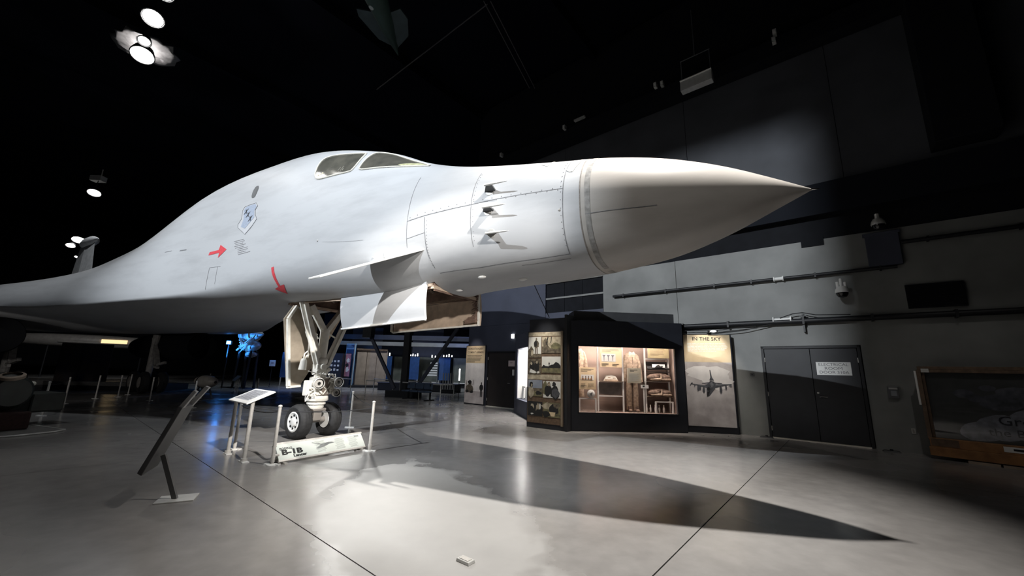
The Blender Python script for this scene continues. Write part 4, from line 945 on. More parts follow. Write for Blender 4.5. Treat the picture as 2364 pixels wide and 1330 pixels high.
area('side_case_lamp', Vector((.23, 15.7, 0)) + lq @ Vector((1.7, .2, 2.33)), Vector((.23, 15.7, 0)) + lq @ Vector((1.7, .3, 1.0)), 90, 2.4, .2, (1, .95, .91), lq @ Vector((1, 0, 0)))

# IN THE SKY banner
SA = R(-12.2)
t = thing('sky_banner', 'tall banner headed IN THE SKY with a fighter jet flying head on', 'banner', (5.2, 11.76, 0), SA)
MB().b2((-.02, .05, 0), (1.32, .14, 2.80)).build('backing', m_case, t)
MB().b2((-.05, .1, 0), (1.36, .34, .2)).b2((0, .14, 0), (1.28, .3, 2.5)).build('plinth', m_case, t)
art(t, 'header_print', 0, 1.99, 1.28, .80, .04, [(mat('print_parchment_pale', (.74, .60, .40), .6, noise=.12), blob(.5, .3, .34, .14, 8, 20, .1))], m_parch)
jl = []
jl += [(m_cloud, blob(.5, .82, .45, .12, 1, 16, .15)), (m_cloud, blob(.68, .70, .30, .13, 2, 16, .15)), (m_cloud, blob(.3, .86, .28, .08, 4, 16, .15))]
jl += [(m_jetlt, [(.33, .655), (.50, .68), (.60, .68), (.76, .66), (.76, .668), (.62, .675), (.5, .675), (.34, .66)]),
       (m_jet, [(.335, .665), (.50, .683), (.51, .67), (.34, .655)]), (m_jet, [(.60, .68), (.77, .672), (.76, .664), (.6, .67)]),
       (m_jet, [(.52, .875), (.535, .875), (.56, .76), (.60, .71), (.50, .71), (.525, .76)]),
       (m_jet, [(.10, .655), (.38, .635), (.48, .66), (.62, .66), (.70, .645), (.96, .665), (.96, .655), (.72, .615), (.62, .595), (.48, .585), (.36, .605), (.10, .645)]),
       (m_jetlt, [(.60, .655), (.93, .661), (.74, .635), (.62, .63)]),
       (m_jetlt, [(.12, .65), (.40, .632), (.44, .615), (.34, .62)]),
       (m_jet, [(.47, .66), (.52, .71), (.60, .69), (.64, .62), (.56, .54), (.48, .47), (.43, .455), (.42, .50), (.43, .58)]),
       (m_ink, blob(.475, .575, .035, .03, 5, 10, .05)), (m_jetlt, [(.5, .66), (.55, .69), (.59, .64), (.54, .6)]), (m_ink, [(.44, .53), (.50, .545), (.45, .458), (.43, .46)]),
       (m_jet, [(.10, .655), (.13, .675), (.15, .66), (.12, .645), (.085, .615), (.075, .615)]),
       (m_jet, [(.17, .635), (.20, .635), (.185, .605), (.175, .605)])]
jl += [(m_jet, blob(.255, .585, .025, .045, 6, 10, .2)), (m_jet, blob(.29, .59, .025, .035, 7, 10, .2)), (m_jet, blob(.37, .56, .025, .05, 8, 10, .1)), (m_jet, blob(.725, .57, .03, .055, 9, 10, .1)), (m_jet, blob(.835, .61, .02, .035, 10, 10, .1)), (m_jetlt, blob(.93, .635, .03, .012, 11, 8, .3))]
art(t, 'photo_print', 0, .18, 1.28, 1.81, .04, jl, m_skyp)
text(t, 'lettering', 'IN THE SKY', (.64, .0385, 2.62), .155, m_ink, align='CENTER', bold=.002)
mb = MB(); rr = random.Random(2)
for i in range(6):
    x = .1
    while x < 1.15 - (.25 if i == 5 else .02) :
        l_ = .03 + .09 * rr.random(); l_ = min(l_, 1.2 - x); mb.b2((x, .0375, 2.52 - i * .045), (x + l_, .0385, 2.545 - i * .045)); x += l_ + .014
mb.build('caption', m_cream, t)['kind'] = 'stuff'
lm = thing('banner_spotlight', 'small white spotlight glowing above the IN THE SKY banner', 'spotlight', Vector((5.2, 11.76, 2.87)) + Matrix.Rotation(SA, 3, 'Z') @ Vector((.82, -.02, 0)), SA)
MB().b2((-.04, .0, -.01), (.04, .5, .01)).b2((-.12, -.06, -.02), (.12, .08, .05)).build('housing', m_black, lm)
MB().ball((0, -.06, .02), (.085, .03, .03), 12).build('lamp', m_lampw, lm, smooth=True)
rq = Matrix.Rotation(SA, 3, 'Z')
spot('banner_lamp', Vector((5.2, 11.76, 0)) + rq @ Vector((.75, -.75, 3.35)), Vector((5.2, 11.76, 0)) + rq @ Vector((.62, .04, 1.75)), 170, 72, .8, .05, (1, .93, .84))

# low dark step running from the banner to the doors
# ============================================================ LONG WALL: doors, signs, pipes, cameras
def wthing(name, label, cat, s, z, o=0.0, group=None): return thing(name, label, cat, W(s, o, z), WA, group)
m_door = mat('door_black', (.022, .023, .027), .45, noise=.15)
d = struct('door_1', W(0, 0), WA)
MB().b2((-1.84, -.05, 0), (-1.78, .1, 2.45)).b2((.22, -.05, 0), (.28, .1, 2.45)).b2((-1.84, -.05, 2.39), (.28, .1, 2.45)).build('door_frame', m_black, d)
lf = MB().b2((-1.77, -.02, .03), (-.745, .05, 2.38)).build('door_leaf', m_door, d, bevel=.004)
rf = MB().b2((-.735, -.02, .03), (.21, .05, 2.38)).build('door_leaf', m_door, d, bevel=.004)
for z in (2.08, 1.15, .25):
    MB().tube((-1.775, -.035, z - .06), (-1.775, -.035, z + .06), .014, n=8).build('hinge', m_steel, lf); MB().tube((.215, -.035, z - .06), (.215, -.035, z + .06), .014, n=8).build('hinge', m_alu if z > 2 else m_black, rf)
MB().tube((-.64, -.07, 1.15), (-.48, -.075, 1.145), .014, n=8).tube((-.64, -.02, 1.15), (-.64, -.075, 1.15), .028, n=12).build('door_handle', m_chrome, rf, smooth=True)
MB().tube((-.67, -.02, 1.24), (-.67, -.05, 1.24), .025, n=12).build('deadbolt', m_steel, rf)
MB().b2((-1.78, -.1, 0), (.22, .02, .025)).build('threshold', mat('threshold_white', (.72, .68, .62), .5), d)
t = wthing('door_sign', 'white sign reading ELECTRICAL ROOM DOOR 310A on the black double door', 'sign', -.64, 1.70, .024)
MB().b2((0, 0, 0), (.70, .004, .33)).build('plate', m_white, t)
for i, tx in enumerate(('ELECTRICAL', 'ROOM', 'DOOR 310A')): text(t, 'lettering', tx, (.35, -.001, .235 - i * .098), .098, mat('print_grey_text', (.13, .13, .14), .6), align='CENTER', sx=1.12 if i != 1 else 1.25)
t = wthing('wall_switch', 'small dark switch plate left of the double door', 'switch', -2.12, 1.62)
MB().b2((-.05, -.03, 0), (.05, 0, .09)).build('plate', m_dash, t); MB().b2((-.015, -.04, .03), (.015, -.03, .06)).build('toggle', m_black, t)
t = wthing('alarm_box', 'grey call box on the wall right of the double door', 'call box', .66, 1.19)
MB().b2((0, -.08, 0), (.19, 0, .28)).build('housing', mat('callbox_grey', (.16, .165, .175), .4, .4), t, bevel=.008); MB().b2((.05, -.09, .06), (.15, -.078, .18)).build('screen', mat('callbox_screen', (.30, .32, .35), .3), t); MB().b2((.02, -.088, .21), (.17, -.078, .25)).build('label_strip', m_alu, t)
t = wthing('wall_outlet', 'small pale outlet low on the wall beside the framed painting', 'outlet', .95, .42); MB().b2((0, -.015, 0), (.07, 0, .12)).build('plate', m_alu, t); MB().b2((.02, -.018, .02), (.05, -.014, .1)).build('sockets', m_pod, t)
# floor hinge plates by the doorway
for s, o in ((-1.9, .15), (.55, .25)):
    t = wthing('door_stop', 'flat black floor bracket at the ' + ('left' if s < 0 else 'right') + ' foot of the double door', 'door stop', s, 0, o, 'door floor brackets'); MB().box((0, 0, .015), (.32, .16, .03), taper=.8).build('plate', m_black, t); MB().tube((0, 0, .03), (0, 0, .06), .03, n=10).build('stub', m_black, t)
d = struct('door_2', W(0, 0), WA)
MB().b2((-12.62, -.05, 0), (-12.55, .1, 2.42)).b2((-10.9, -.05, 0), (-10.83, .1, 2.42)).b2((-12.62, -.05, 2.36), (-10.83, .1, 2.42)).build('door_frame', m_black, d)
lf = MB().b2((-12.54, -.03, .03), (-10.91, .06, 2.35)).build('door_leaf', mat('door_brown_black', (.028, .024, .024), .45, noise=.15), d)
MB().tube((-11.3, -.08, 1.05), (-11.3, -.03, 1.05), .04, n=12).tube((-11.3, -.09, 1.05), (-11.15, -.09, 1.04), .016, n=8).build('door_handle', m_chrome, lf, smooth=True)
for z in (2.1, 1.2, .3): MB().tube((-12.55, -.045, z - .06), (-12.55, -.045, z + .06), .015, n=8).build('hinge', m_steel, lf)
MB().b2((-12.54, -.12, 0), (-10.91, .02, .025)).build('threshold', mat('threshold_white', (.72, .68, .62), .5), d)
t = wthing('door_notice', 'small pink notice on the left dark door', 'notice', -11.33, 1.76, .035); MB().b2((0, 0, 0), (.36, .004, .25)).build('sheet', mat('notice_pink', (.68, .56, .54), .6), t)
MB().add([(x, -.0006, z) for x, z in blob(.16, .16, .09, .025, 77, 12, .3)], [tuple(range(12))]).build('faded_print', mat('notice_grey', (.4, .3, .3), .6), t)
t = wthing('door_card', 'narrow white card below the pink notice', 'card', -11.10, 1.38, .035); MB().b2((0, 0, 0), (.11, .004, .25)).build('sheet', m_paper, t)
t = wthing('emergency_light', 'small lit white box high on the wall above the left door', 'light', -11.2, 2.98, .05); MB().b2((0, 0, 0), (.14, .06, .18)).build('housing', m_lampw, t); MB().b2((.17, 0, .0), (.21, .06, .18)).build('side_lens', m_paper, t)
# expeditionary poster
t = wthing('airmen_banner', 'tall banner headed EXPEDITIONARY COMBAT AIRMEN with a vehicle in a pale desert', 'banner', -14.0, 0, .06)
MB().b2((-.02, .01, 0), (1.27, .06, 2.70)).build('backing', m_case, t)
art(t, 'header_print', 0, 1.88, 1.25, .80, 0, lines(.06, .9, .06, .5, 6, 3, m_sepia, .4), m_parch)
art(t, 'photo_print', 0, .06, 1.25, 1.82, 0, [(m_cloud, rect(0, .45, 1, 1)), (m_skyp, rect(0, 0, 1, .3)), (m_sepia, [(.04, .27), (.44, .25), (.47, .35), (.42, .42), (.36, .44), (.36, .55), (.2, .55), (.2, .46), (.06, .42)]), (m_ink, blob(.14, .29, .08, .04, 1)), (m_ink, blob(.38, .28, .08, .04, 2)), (m_ink, blob(.27, .52, .1, .05, 3)), (m_sepia, [(.1, .44), (.13, .44), (.08, .56), (.06, .56)]), (m_sepia, [(.42, .44), (.45, .44), (.48, .58), (.46, .58)]), (m_ink, man(.88, .17, .36, .3))], m_cloud)
text(t, 'lettering', 'EXPEDITIONARY', (.625, -.002, 2.50), .125, m_wooddk, align='CENTER', sx=1.05, bold=.002); text(t, 'lettering', 'COMBAT AIRMEN', (.625, -.002, 2.34), .125, m_wooddk, align='CENTER', sx=1.05, bold=.002)
added_can('small black can light added to light the airmen banner', 'airmen_fill', W(-13.4, 1.0, 4.2), W(-13.4, .1, 1.5), 230, 50, (1, .94, .88), tuple(WN * 1.0))
# pipes and cables
t = wthing('upper_pipe', 'thin dark pipe along the wall level with the upper camera, white coupling', 'pipe', 0, 4.35); MB().tube((-6.3, -.10, 0), (1.2, -.10, 0), .045, n=10).build('run', m_black, t, smooth=True)
MB().tube((-1.34, -.10, 0), (-1.13, -.10, 0), .048, n=10).lathe([(.07, 0), (.07, .03)], (-1.35, -.10, 0), (1, 0, 0), 10).lathe([(.07, 0), (.07, .03)], (-1.14, -.10, 0), (1, 0, 0), 10).build('coupling', m_white, t)
for s in (-5.9, -4.4, -2.9, -1.9, -.4, .9): MB().b2((s - .02, -.14, -.06), (s + .02, 0, .06)).build('clip', m_black, t)
t = wthing('lower_pipe', 'thicker dark pipe along the wall below the white camera, white coupling', 'pipe', 0, 3.12); MB().tube((-4.35, -.12, 0), (9, -.12, 0), .07, n=12).build('run', m_black, t, smooth=True)
MB().tube((-1.46, -.12, .06), (-1.06, -.12, .06), .05, n=12).lathe([(.09, 0), (.09, .03)], (-1.47, -.12, .06), (1, 0, 0), 12).lathe([(.09, 0), (.09, .03)], (-1.07, -.12, .06), (1, 0, 0), 12).build('coupling', m_white, t)
for s in (-3.9, -2.6, -.78, .6, 2.0, 3.5): MB().b2((s - .025, -.2, -.09), (s + .025, 0, .09)).build('clip', m_black, t)
MB().b2((-.80, -.14, -.3), (-.76, -.02, .2)).b2((-.86, -.14, .12), (-.70, -.1, .15)).build('cross_bracket', m_dash, t)
MB().path([(-1.3, -.16, .1), (-1.0, -.16, .2), (-.78, -.16, .22), (-.5, -.16, .14), (.2, -.16, .1)], .012, 6).path([(-4.3, -.15, -.22), (-3.2, -.15, -.28), (-2.2, -.15, -.2), (-1.5, -.15, -.05)], .012, 6).path([(-4.3, -.13, -.12), (-3.0, -.13, -.17), (-1.9, -.13, -.08)], .01, 6).build('cable', m_cableblk, t, smooth=True)
t = wthing('right_pipe', 'dark pipe running off to the right beyond the wall cabinet', 'pipe', 0, 4.94); MB().tube((1.34, -.1, 0), (9, -.1, 0), .05, n=10).build('run', m_black, t, smooth=True)
for s in (1.8, 3.2, 4.8): MB().b2((s - .02, -.14, -.06), (s + .02, 0, .06)).build('clip', m_black, t)
def cam(label, s, z, sc, prongs, m):
    t_ = wthing('dome_camera', label, 'camera', s, z, 0, 'dome cameras'); o = -.35
    MB().bar((0, 0, .18 * sc), (0, o, .18 * sc), .05).build('bracket', m, t_)
    b_ = MB().lathe([(.03, .10), (.09, .09), (.13, .02), (.145, -.05), (.14, -.07)], (0, o, 0), n=20)
    if prongs:
        for dx, h in ((0, .30), (-.07, .22), (.08, .20)): b_.tube((dx, o, .05), (dx, o, h), .035, n=10)
    else: b_.tube((0, o, .08), (0, o, .22), .05, n=10)
    b_.build('housing', m, t_, smooth=True)
    MB().lathe([(.128, -.07), (.12, -.12), (.08, -.18), (.002, -.2)], (0, o, 0), n=20).build('dome', mat('camera_dome', (.01, .01, .012), .06), t_, smooth=True)
cam('bright white dome camera with three prongs, lower on the wall', .10, 3.83, 1, True, m_white)
cam('dim grey dome camera high beside the wall cabinet', .98, 5.46, 1, False, m_alu)

# framed chalk painting at the right edge
t = thing('framed_painting', 'large wood framed dark painting of a chalky cloud at the right edge', 'painting', (9.13, 8.88, 0), R(-50.4))
WP = 2.6
MB().b2((0, .06, .36), (WP, .14, 1.9)).build('panel', m_slate, t)
for nm, a, b_ in (('frame_rail', (-.02, -.05, 1.80), (WP, .16, 1.86)), ('frame_rail', (.0, -.03, 1.86), (WP, .16, 1.93)), ('frame_stile', (-.02, -.05, .40), (.05, .16, 1.80)), ('frame_stile', (.05, .0, .44), (.10, .16, 1.80))):
    MB().b2(a, b_).build(nm, m_wooddk, t, bevel=.006)
MB().b2((.06, -.06, 1.80), (.18, -.05, 1.88)).build('corner_plate', m_alu, t)
MB().b2((-.06, -.02, 1.10), (-.025, .02, 1.83)).build('edge_strip', m_white, t)
MB().b2((-.02, -.10, .07), (WP, .3, .25)).build('plinth_lower', m_wood, t, bevel=.006)
MB().b2((.0, -.07, .25), (WP, .3, .43)).build('plinth_upper', m_wood, t, bevel=.006)
MB().b2((.02, -.075, .27), (.42, -.07, .42)).build('plaque_dark', m_wooddk, t)
MB().b2((1.0, -.078, .30), (1.6, -.07, .40)).build('plaque_white', m_white, t); MB().b2((1.12, -.08, .33), (1.5, -.077, .37)).build('plaque_print', m_ink, t)
for x in (.5, .95, 1.4): MB().b2((x, -.12, 0), (x + .42, -.04, .05)).build('skid', m_wooddk if x > 3 else m_box, t)
cl_ = [(m_chalk, blob(.45, .72, .17, .14, 41, 14, .12)), (m_chalk, blob(.65, .80, .24, .18, 42, 14, .12)), (m_chalk, blob(.85, .92, .2, .2, 43, 14, .12)), (m_chalk, blob(1.05, .82, .3, .25, 44, 14, .12))]
mb = MB(); cm = [m_chalk, mat('chalk_faint', (.095, .10, .118), .8, noise=.5, scale=7), m_ink]
for i, (cx, cz, rx, rz, mi) in enumerate(((.75, .62, .28, .19, 0), (1.05, .74, .32, .24, 0), (1.4, .82, .3, .3, 0), (1.75, .72, .4, .34, 0), (.62, 1.37, .15, .09, 1), (.78, 1.28, .12, .07, 1), (1.1, 1.22, .3, .16, 1), (1.35, 1.42, .3, .12, 1), (.95, 1.50, .12, .06, 1))):
    p = blob(cx, cz, rx, rz, 50 + i, 18, .1); mb.add([(a, .058 - .0006 * i, max(b_, .45)) for a, b_ in p], [tuple(range(18))], mi)
mb.build('cloud_drawing', cm, t)
text(t, 'lettering', 'Gro', (1.0, .05, .80), .24, mat('chalk_ink', (.035, .037, .045), .8), sx=1.1); text(t, 'lettering', 'the B', (.85, .05, .58), .20, mat('chalk_ink', (.035, .037, .045), .8), sx=1.1)
MB().b2((.1, -.005, .44), (WP, .003, 1.80)).build('glass', M_GLASS, t)

# hanging fixture in front of the wall
t = wthing('hanging_fixture', 'silver box light hanging from thin rods in front of the upper wall', 'light fixture', -2.62, 10.62, 1.5)
MB().prism([(-.46, -.12, -.2), (-.46, .12, -.2), (-.46, .10, .16), (-.46, -.10, .16)], (.92, 0, 0)).build('housing', m_alu, t, bevel=.01)
MB().b2((-.46, -.13, .14), (.46, -.09, .17)).build('lip', m_white, t)
for x in (-.42, .42): MB().tube((x, 0, .15), (x, 0, .95), .012, n=6).build('rod', m_dash, t)
MB().tube((-.44, 0, .95), (.44, 0, .95), .015, n=6).tube((0, 0, .95), (0, 0, 2.7), .012, n=6).build('crossbar', m_dash, t)

# ============================================================ CEILING: lamps, rods, hanging aircraft
def lamp(label, loc, r, tilt, m, glow=True, box=False):
    t_ = thing('ceiling_lamp', label, 'lamp', loc, 0, 'ceiling spotlights')
    d_ = Vector(tilt).normalized(); up = -d_
    MB().lathe([(r * .5, r * 1.3), (r * .8, r * .9), (r, .1 * r), (r, 0), (r * .92, 0), (r * .88, .1 * r)], (0, 0, 0), tuple(up), 20).build('housing', m_black, t_, smooth=True)
    MB().lathe([(r * .9, .04), (r * .5, -.02), (.004, -.05)], (0, 0, 0), tuple(up), 20, caps=False).build('bulb', m, t_, smooth=True)
    MB().tube(tuple(up * r * 1.2), (up.x * r * 1.2, up.y * r * 1.2, 1.2), .02, n=6).build('stem', m_black, t_)
    return t_
lamp('large bright oval ceiling lamp, top left of the picture', (-11.4, 10.2, 12.0), .30, (.35, -.35, -1), m_lamp)
lamp('smaller bright ceiling lamp just above the glowing ceiling patch', (-12.5, 11.1, 12.0), .20, (.3, -.3, -1), m_lamp)
lamp('ceiling lamp whose glare whitens the ceiling around it', (-13.0, 11.6, 11.9), .34, (.3, -.3, -1), m_lamp)
lamp('ceiling lamp cut off by the top edge of the picture', (-10.3, 9.35, 12.0), .24, (.3, -.3, -1), m_lamp)
lamp('ceiling lamp hanging alone beneath a small grey box', (-26.2, 22.7, 11.7), .34, (.3, -.4, -1), m_lamp)
lamp('ceiling lamp beside the top of the tail fin', (-31.6, 27.2, 10.0), .40, (.3, -.4, -1), m_lamp)
lamp('second lamp by the tail fin, just under the first', (-32.2, 27.3, 9.6), .28, (.3, -.4, -1), m_lamp)
lamp('tiny far lamp below the pair at the tail fin', (-32.6, 28.2, 9.0), .14, (.3, -.4, -1), m_lampw)
t = thing('ceiling_box', 'small grey box hanging above the lone ceiling lamp', 'box', (-26.4, 22.9, 12.75)); MB().box((0, 0, 0), (.7, .4, .32)).build('case', m_alu, t); MB().tube((.15, 0, .16), (.15, 0, .65), .03, n=6).build('stem', m_alu, t)
point('added_ceiling_glow', (-13.7, 12.25, 12.45), 150, .1, (1, .95, .92))  # point light added to make the glow near the ceiling lamp
t = thing('glow_reflector', 'lumpy added ceiling batt glowing around the brightest ceiling lamp', 'light_catcher', (-13.9, 12.45, 12.75), 0)  # made-up hung surface, added to catch the lamp glow
vs = []; fs = []; rr = random.Random(31); NR, NA = 7, 26
for i in range(NR):
    for j in range(NA):
        a = 2 * math.pi * j / NA; r_ = (i + .02) / (NR - 1) * (.85 + .2 * rr.random())
        vs.append((r_ * math.cos(a), r_ * .9 * math.sin(a), .10 * rr.random() + .28 * (r_ / 1.2) ** 2))
for i in range(NR - 1):
    for j in range(NA): fs.append((i * NA + j, i * NA + (j + 1) % NA, (i + 1) * NA + (j + 1) % NA, (i + 1) * NA + j))
b_ = MB().add(vs, fs).build('reflector', mat('reflector_dark_grey', (.10, .098, .10), .9, noise=.3, scale=6), t, smooth=True); sm = b_.modifiers.new('thick', 'SOLIDIFY'); sm.thickness = .06
MB().tube((0, 0, .2), (0, 0, 2.9), .03, n=6).build('hanger', m_black, t)
def rodline(label, pts, r):
    o = MB().path(pts, r, 6).build('ceiling_rail', mat('rail_grey', (.07, .065, .065), .7), None); o['label'] = label; o['category'] = 'rail'; o['group'] = 'thin ceiling rails'
rodline('faint long ceiling rail slanting down to the left', [(-5.4, 13.1, 12), (-.95, 9.4, 12)], .018)
rodline('left one of the pair of parallel ceiling rails', [(-1.05, 9.3, 12), (.45, 12.8, 12)], .014)
rodline('right one of the pair of parallel ceiling rails', [(-.85, 9.3, 12), (.65, 12.8, 12)], .014)
t = thing('hanging_aircraft', 'dark green aircraft tail hanging under the ceiling at the top', 'aircraft', (-4.1, 11.4, 12.0), math.atan2(1.0, -.05) if False else 0)
MB().lathe([(.01, 0), (.10, -.45), (.22, -1.2), (.36, -2.4), (.5, -4.5), (.52, -7), (.3, -9)], (0, 0, 0), (.02, 1, 0), 20).build('fuselage', m_dkgreen, t, smooth=True)
MB().prism([(-.12, -1.6, 0), (-.75, -1.75, -.02), (-.78, -1.5, -.02), (-.45, -.65, 0), (-.1, -.4, 0)], (0, 0, .05)).build('tailplane', mat('green_grey_paint', (.045, .065, .07), .6, noise=.2), t)
MB().prism([(.12, -1.6, 0), (.55, -1.75, .02), (.68, -1.4, .02), (.55, -.8, 0), (.1, -.35, 0)], (0, 0, .05)).build('tailplane', mat('green_grey_paint', (.045, .065, .07), .6), t)
MB().prism([(0, -1.7, .15), (0, -.2, .05), (0, -.3, .95), (0, -.8, 1.0)], (.04, 0, 0)).build('tail_fin', m_dkgreen, t)
MB().lathe([(.07, 0), (.07, .01)], (-.18, -2.05, -.29), (-.3, 0, -1), 14).build('roundel', mat('roundel_grey', (.35, .38, .38), .6), t)
MB().tube((0, -2.5, .3), (0, -2.5, 1.4), .01, n=5).tube((0, -6, .4), (0, -6, 1.4), .01, n=5).build('cable', m_cableblk, t)

# ============================================================ FAR BACK OF THE HALL
# blue banner and tan box room
t = thing('blue_banner', 'tall dark blue banner with a light blue border beyond the nose gear', 'banner', (-12.86, 31.0, 0), R(-25))
MB().b2((0, 0, 0), (.95, .06, 3.3)).build('board', m_bluelt, t); MB().b2((.05, -.012, .05), (.83, 0, 2.86)).build('print', m_blue, t); MB().b2((.05, -.012, 3.0), (.83, 0, 3.22)).build('header', m_blue, t); mb = MB()
for i in range(3): mb.b2((.12, -.014, 3.06 + i * .05), (.7 - .1 * i, -.012, 3.08 + i * .05))
mb.build('print_lines', m_bluelt, t)['kind'] = 'stuff'; MB().b2((.86, -.03, .0), (.95, 0, 3.3)).build('post', m_alu, t)
t = thing('box_room', 'plain tan plywood box room beside the blue banner', 'booth', (-12.2, 31.6, 0), R(22))
for i in range(3): MB().b2((.02 + i * .75, 0, .15), (.75 + i * .75 - .01, .1, 2.85)).build('wall_panel', m_box, t)
MB().b2((-.05, -.1, 2.85), (2.3, 1.1, 2.98)).build('roof_trim', m_wooddk, t); MB().b2((-.4, -1.5, 0), (2.6, 1.2, .16)).build('platform', m_black, t); MB().b2((2.25, -.04, .15), (2.33, .06, 2.85)).build('corner_post', m_box, t); MB().b2((0, .1, .15), (2.28, 1.1, 2.9)).build('core', m_wooddk, t)
t = thing('display_screen', 'blue screen panel right of the tan box room', 'panel', (-11.1, 34, 0), 0, 'blue display screens'); MB().b2((0, 0, .6), (1.0, .06, 2.5)).build('board', m_blue, t); MB().b2((.05, 0, 0), (.12, .06, .6)).build('leg', m_alu, t); MB().b2((.88, 0, 0), (.95, .06, .6)).build('leg', m_alu, t)
dup(t, (-8.75, 34, 0), 0, 'blue screen panel just right of the black column'); dup(t, (-6.1, 34, 0), 0, 'blue screen panel farthest right, dimmest of the blue screens'); dup(t, (-17.5, 30.5, 0), R(10), 'blue screen panel seen left of the nose leg')
t = thing('mural_panel', 'dark green painted mural panel behind the black column', 'panel', (-10.2, 35, 0), 0, 'mural panels'); MB().b2((0, 0, .4), (1.9, .06, 2.5)).build('board', m_mural, t); MB().b2((0, -.05, .35), (1.9, .1, .42)).build('ledge', m_alu, t)
dup(t, (-8.0, 35, 0), 0, 'dark green mural panel between the right blue screens')
dup(t, (-4.9, 34.4, 0), R(-10), 'dark green mural panel next to the airmen banner')
t = thing('white_rack', 'rack of pale stacked strips in front of the green mural', 'rack', (-7.0, 33.8, 0)); mb = MB()
for i in range(6): mb.b2((0 + .05 * i, 0, .95 + i * .2), (.85, .05, 1.07 + i * .2))
mb.build('strips', m_paper, t)['kind'] = 'stuff'; MB().b2((.85, 0, .3), (.92, .06, 2.2)).build('upright', m_dash, t)
for i, (x, z, h) in enumerate(((-10.75, 2.52, .26), (-10.35, 2.52, .26), (-9.3, 2.5, .16), (-8.55, 2.55, .14), (-8.35, 2.55, .2), (-8.15, 2.55, .14), (-7.95, 2.55, .24), (-6.9, 2.5, .22), (-6.6, 2.5, .16), (-5.7, 2.55, .16), (-5.45, 2.55, .18), (-5.25, 2.55, .26), (-5.0, 2.55, .16))):
    lab = ['white candle-like light, left of two on the left blue screen', 'white candle-like light, right of two on the left blue screen', 'white candle-like light alone on the left green mural'] + ['white candle-like light, %s of four on the middle blue screen' % q for q in ('first from left', 'second from left', 'third from left', 'rightmost')] + ['taller white candle-like light on the second green mural', 'shorter white candle-like light on the second green mural'] + ['white candle-like light, %s of four on the right blue screen' % q for q in ('first from left', 'second from left', 'third from left', 'rightmost')]
    t = thing('candle_light', lab[i], 'light', (x, 34.03 if x not in (-9.3, -6.9, -6.6) else 35.03, z), 0, 'candle lights on the screens'); MB().tube((0, 0, 0), (0, 0, h), .045, .04, 8).build('stick', m_lampw, t); MB().lathe([(.06, -.02), (.06, .02)], (0, 0, 0), n=8).build('holder', m_dash, t)
# black column with two braces
t = thing('steel_column', 'thick black column with two slanting braces beyond the bay doors', 'column', (-5.75, 22.0, 0), R(-8))
MB().b2((-.17, -.17, 0), (.17, .17, 9.5)).build('shaft', m_black, t, bevel=.02); MB().bar((-2.35, 0, 3.5), (-.55, 0, .45), .16).build('brace', m_wall_navy, t); MB().bar((3.05, 0, 4.1), (.65, 0, .45), .16).build('brace', m_wall_navy, t); MB().b2((-.9, -.35, 0), (.9, .35, .35)).build('footing', m_black, t)
MB().b2((-2.6, -.25, 3.2), (-2.1, .2, 9.4)).build('hanger', m_black, t)
# overhead beams at the back
for i, (z, m, y, lab) in enumerate(((3.4, m_wall, 33.6, 'lowest grey overhead beam behind the bay doors'), (4.0, m_wall_navy, 35.0, 'second overhead beam, bluish, above the lowest one'), (5.2, m_wall_black, 36.0, 'highest dark overhead beam behind the gear doors'))):
    t = thing('overhead_beam', lab, 'beam', (-7.5, y, z), R(-3), 'overhead beams at the back'); MB().b2((-7.5, -.2, 0), (6, .2, .28 + .1 * i)).build('web', m, t); MB().b2((-7.5, -.3, -.04), (6, .3, .02)).build('flange', m, t)
t = thing('back_screen', 'dark partition wall closing the view behind the beams', 'partition', (-9, 37.5, 0)); mb = MB()
for i in range(7): MB().b2((-9 + i * 2.9, 0, 0), (-9 + i * 2.9 + 2.88, .1, 6.5)).build('panel', m_wall_navy if i % 2 else m_wall_black, t)
# railings
def railing(label, pts, h, grp='white barrier railings'):
    t_ = thing('railing', label, 'railing', (pts[0][0], pts[0][1], 0), 0, grp); p0 = Vector(pts[0])
    for a, b_ in zip(pts, pts[1:]): MB().bar((a[0] - p0.x, a[1] - p0.y, h), (b_[0] - p0.x, b_[1] - p0.y, h), .05, .05).build('top_rail', m_alu, t_)
    P2 = []
    for a, b_ in zip(pts, pts[1:]):
        n = max(1, int(math.hypot(b_[0] - a[0], b_[1] - a[1]) / 1.5)); P2 += [(a[0] + (b_[0] - a[0]) * i / n, a[1] + (b_[1] - a[1]) * i / n) for i in range(n)]
    P2.append(pts[-1])
    for a in P2: MB().tube((a[0] - p0.x, a[1] - p0.y, 0), (a[0] - p0.x, a[1] - p0.y, h), .024, n=8).build('post', m_alu, t_)
railing('long white railing in front of the black column', [(-8.19, 22.97), (-5.97, 22.0), (-3.39, 19.9), (-2.81, 20.44)], .80)
railing('rear white railing behind the long one', [(-8.72, 25.86), (-7.0, 24.2), (-4.4, 22.6)], .82)
railing('short white railing just right of the nose gear', [(-11.6, 24.6), (-10.4, 24.98), (-9.47, 24.06)], .82)
t = thing('bench', 'dark bench with blue padded seats under the black column', 'bench', (-4.6, 20.75, 0), R(-35)); 
for i in range(3): MB().box((-.62 + i * .62, 0, .68), (.58, .10, .32), rot=Matrix.Rotation(R(-8), 3, 'X')).build('backrest', m_seat, t, bevel=.03)
for i in range(3): MB().box((-.62 + i * .62, -.22, .42), (.58, .45, .08)).build('seat', m_seat, t, bevel=.03)
for x in (-.8, .8): MB().b2((x - .04, -.05, 0), (x + .04, .0, .8)).b2((x - .04, -.4, 0), (x + .04, .25, .05)).build('leg', m_black, t)
t = thing('slat_rack', 'small rack of five upright white slats near the airmen banner', 'rack', (-4.4, 26.4, 0))
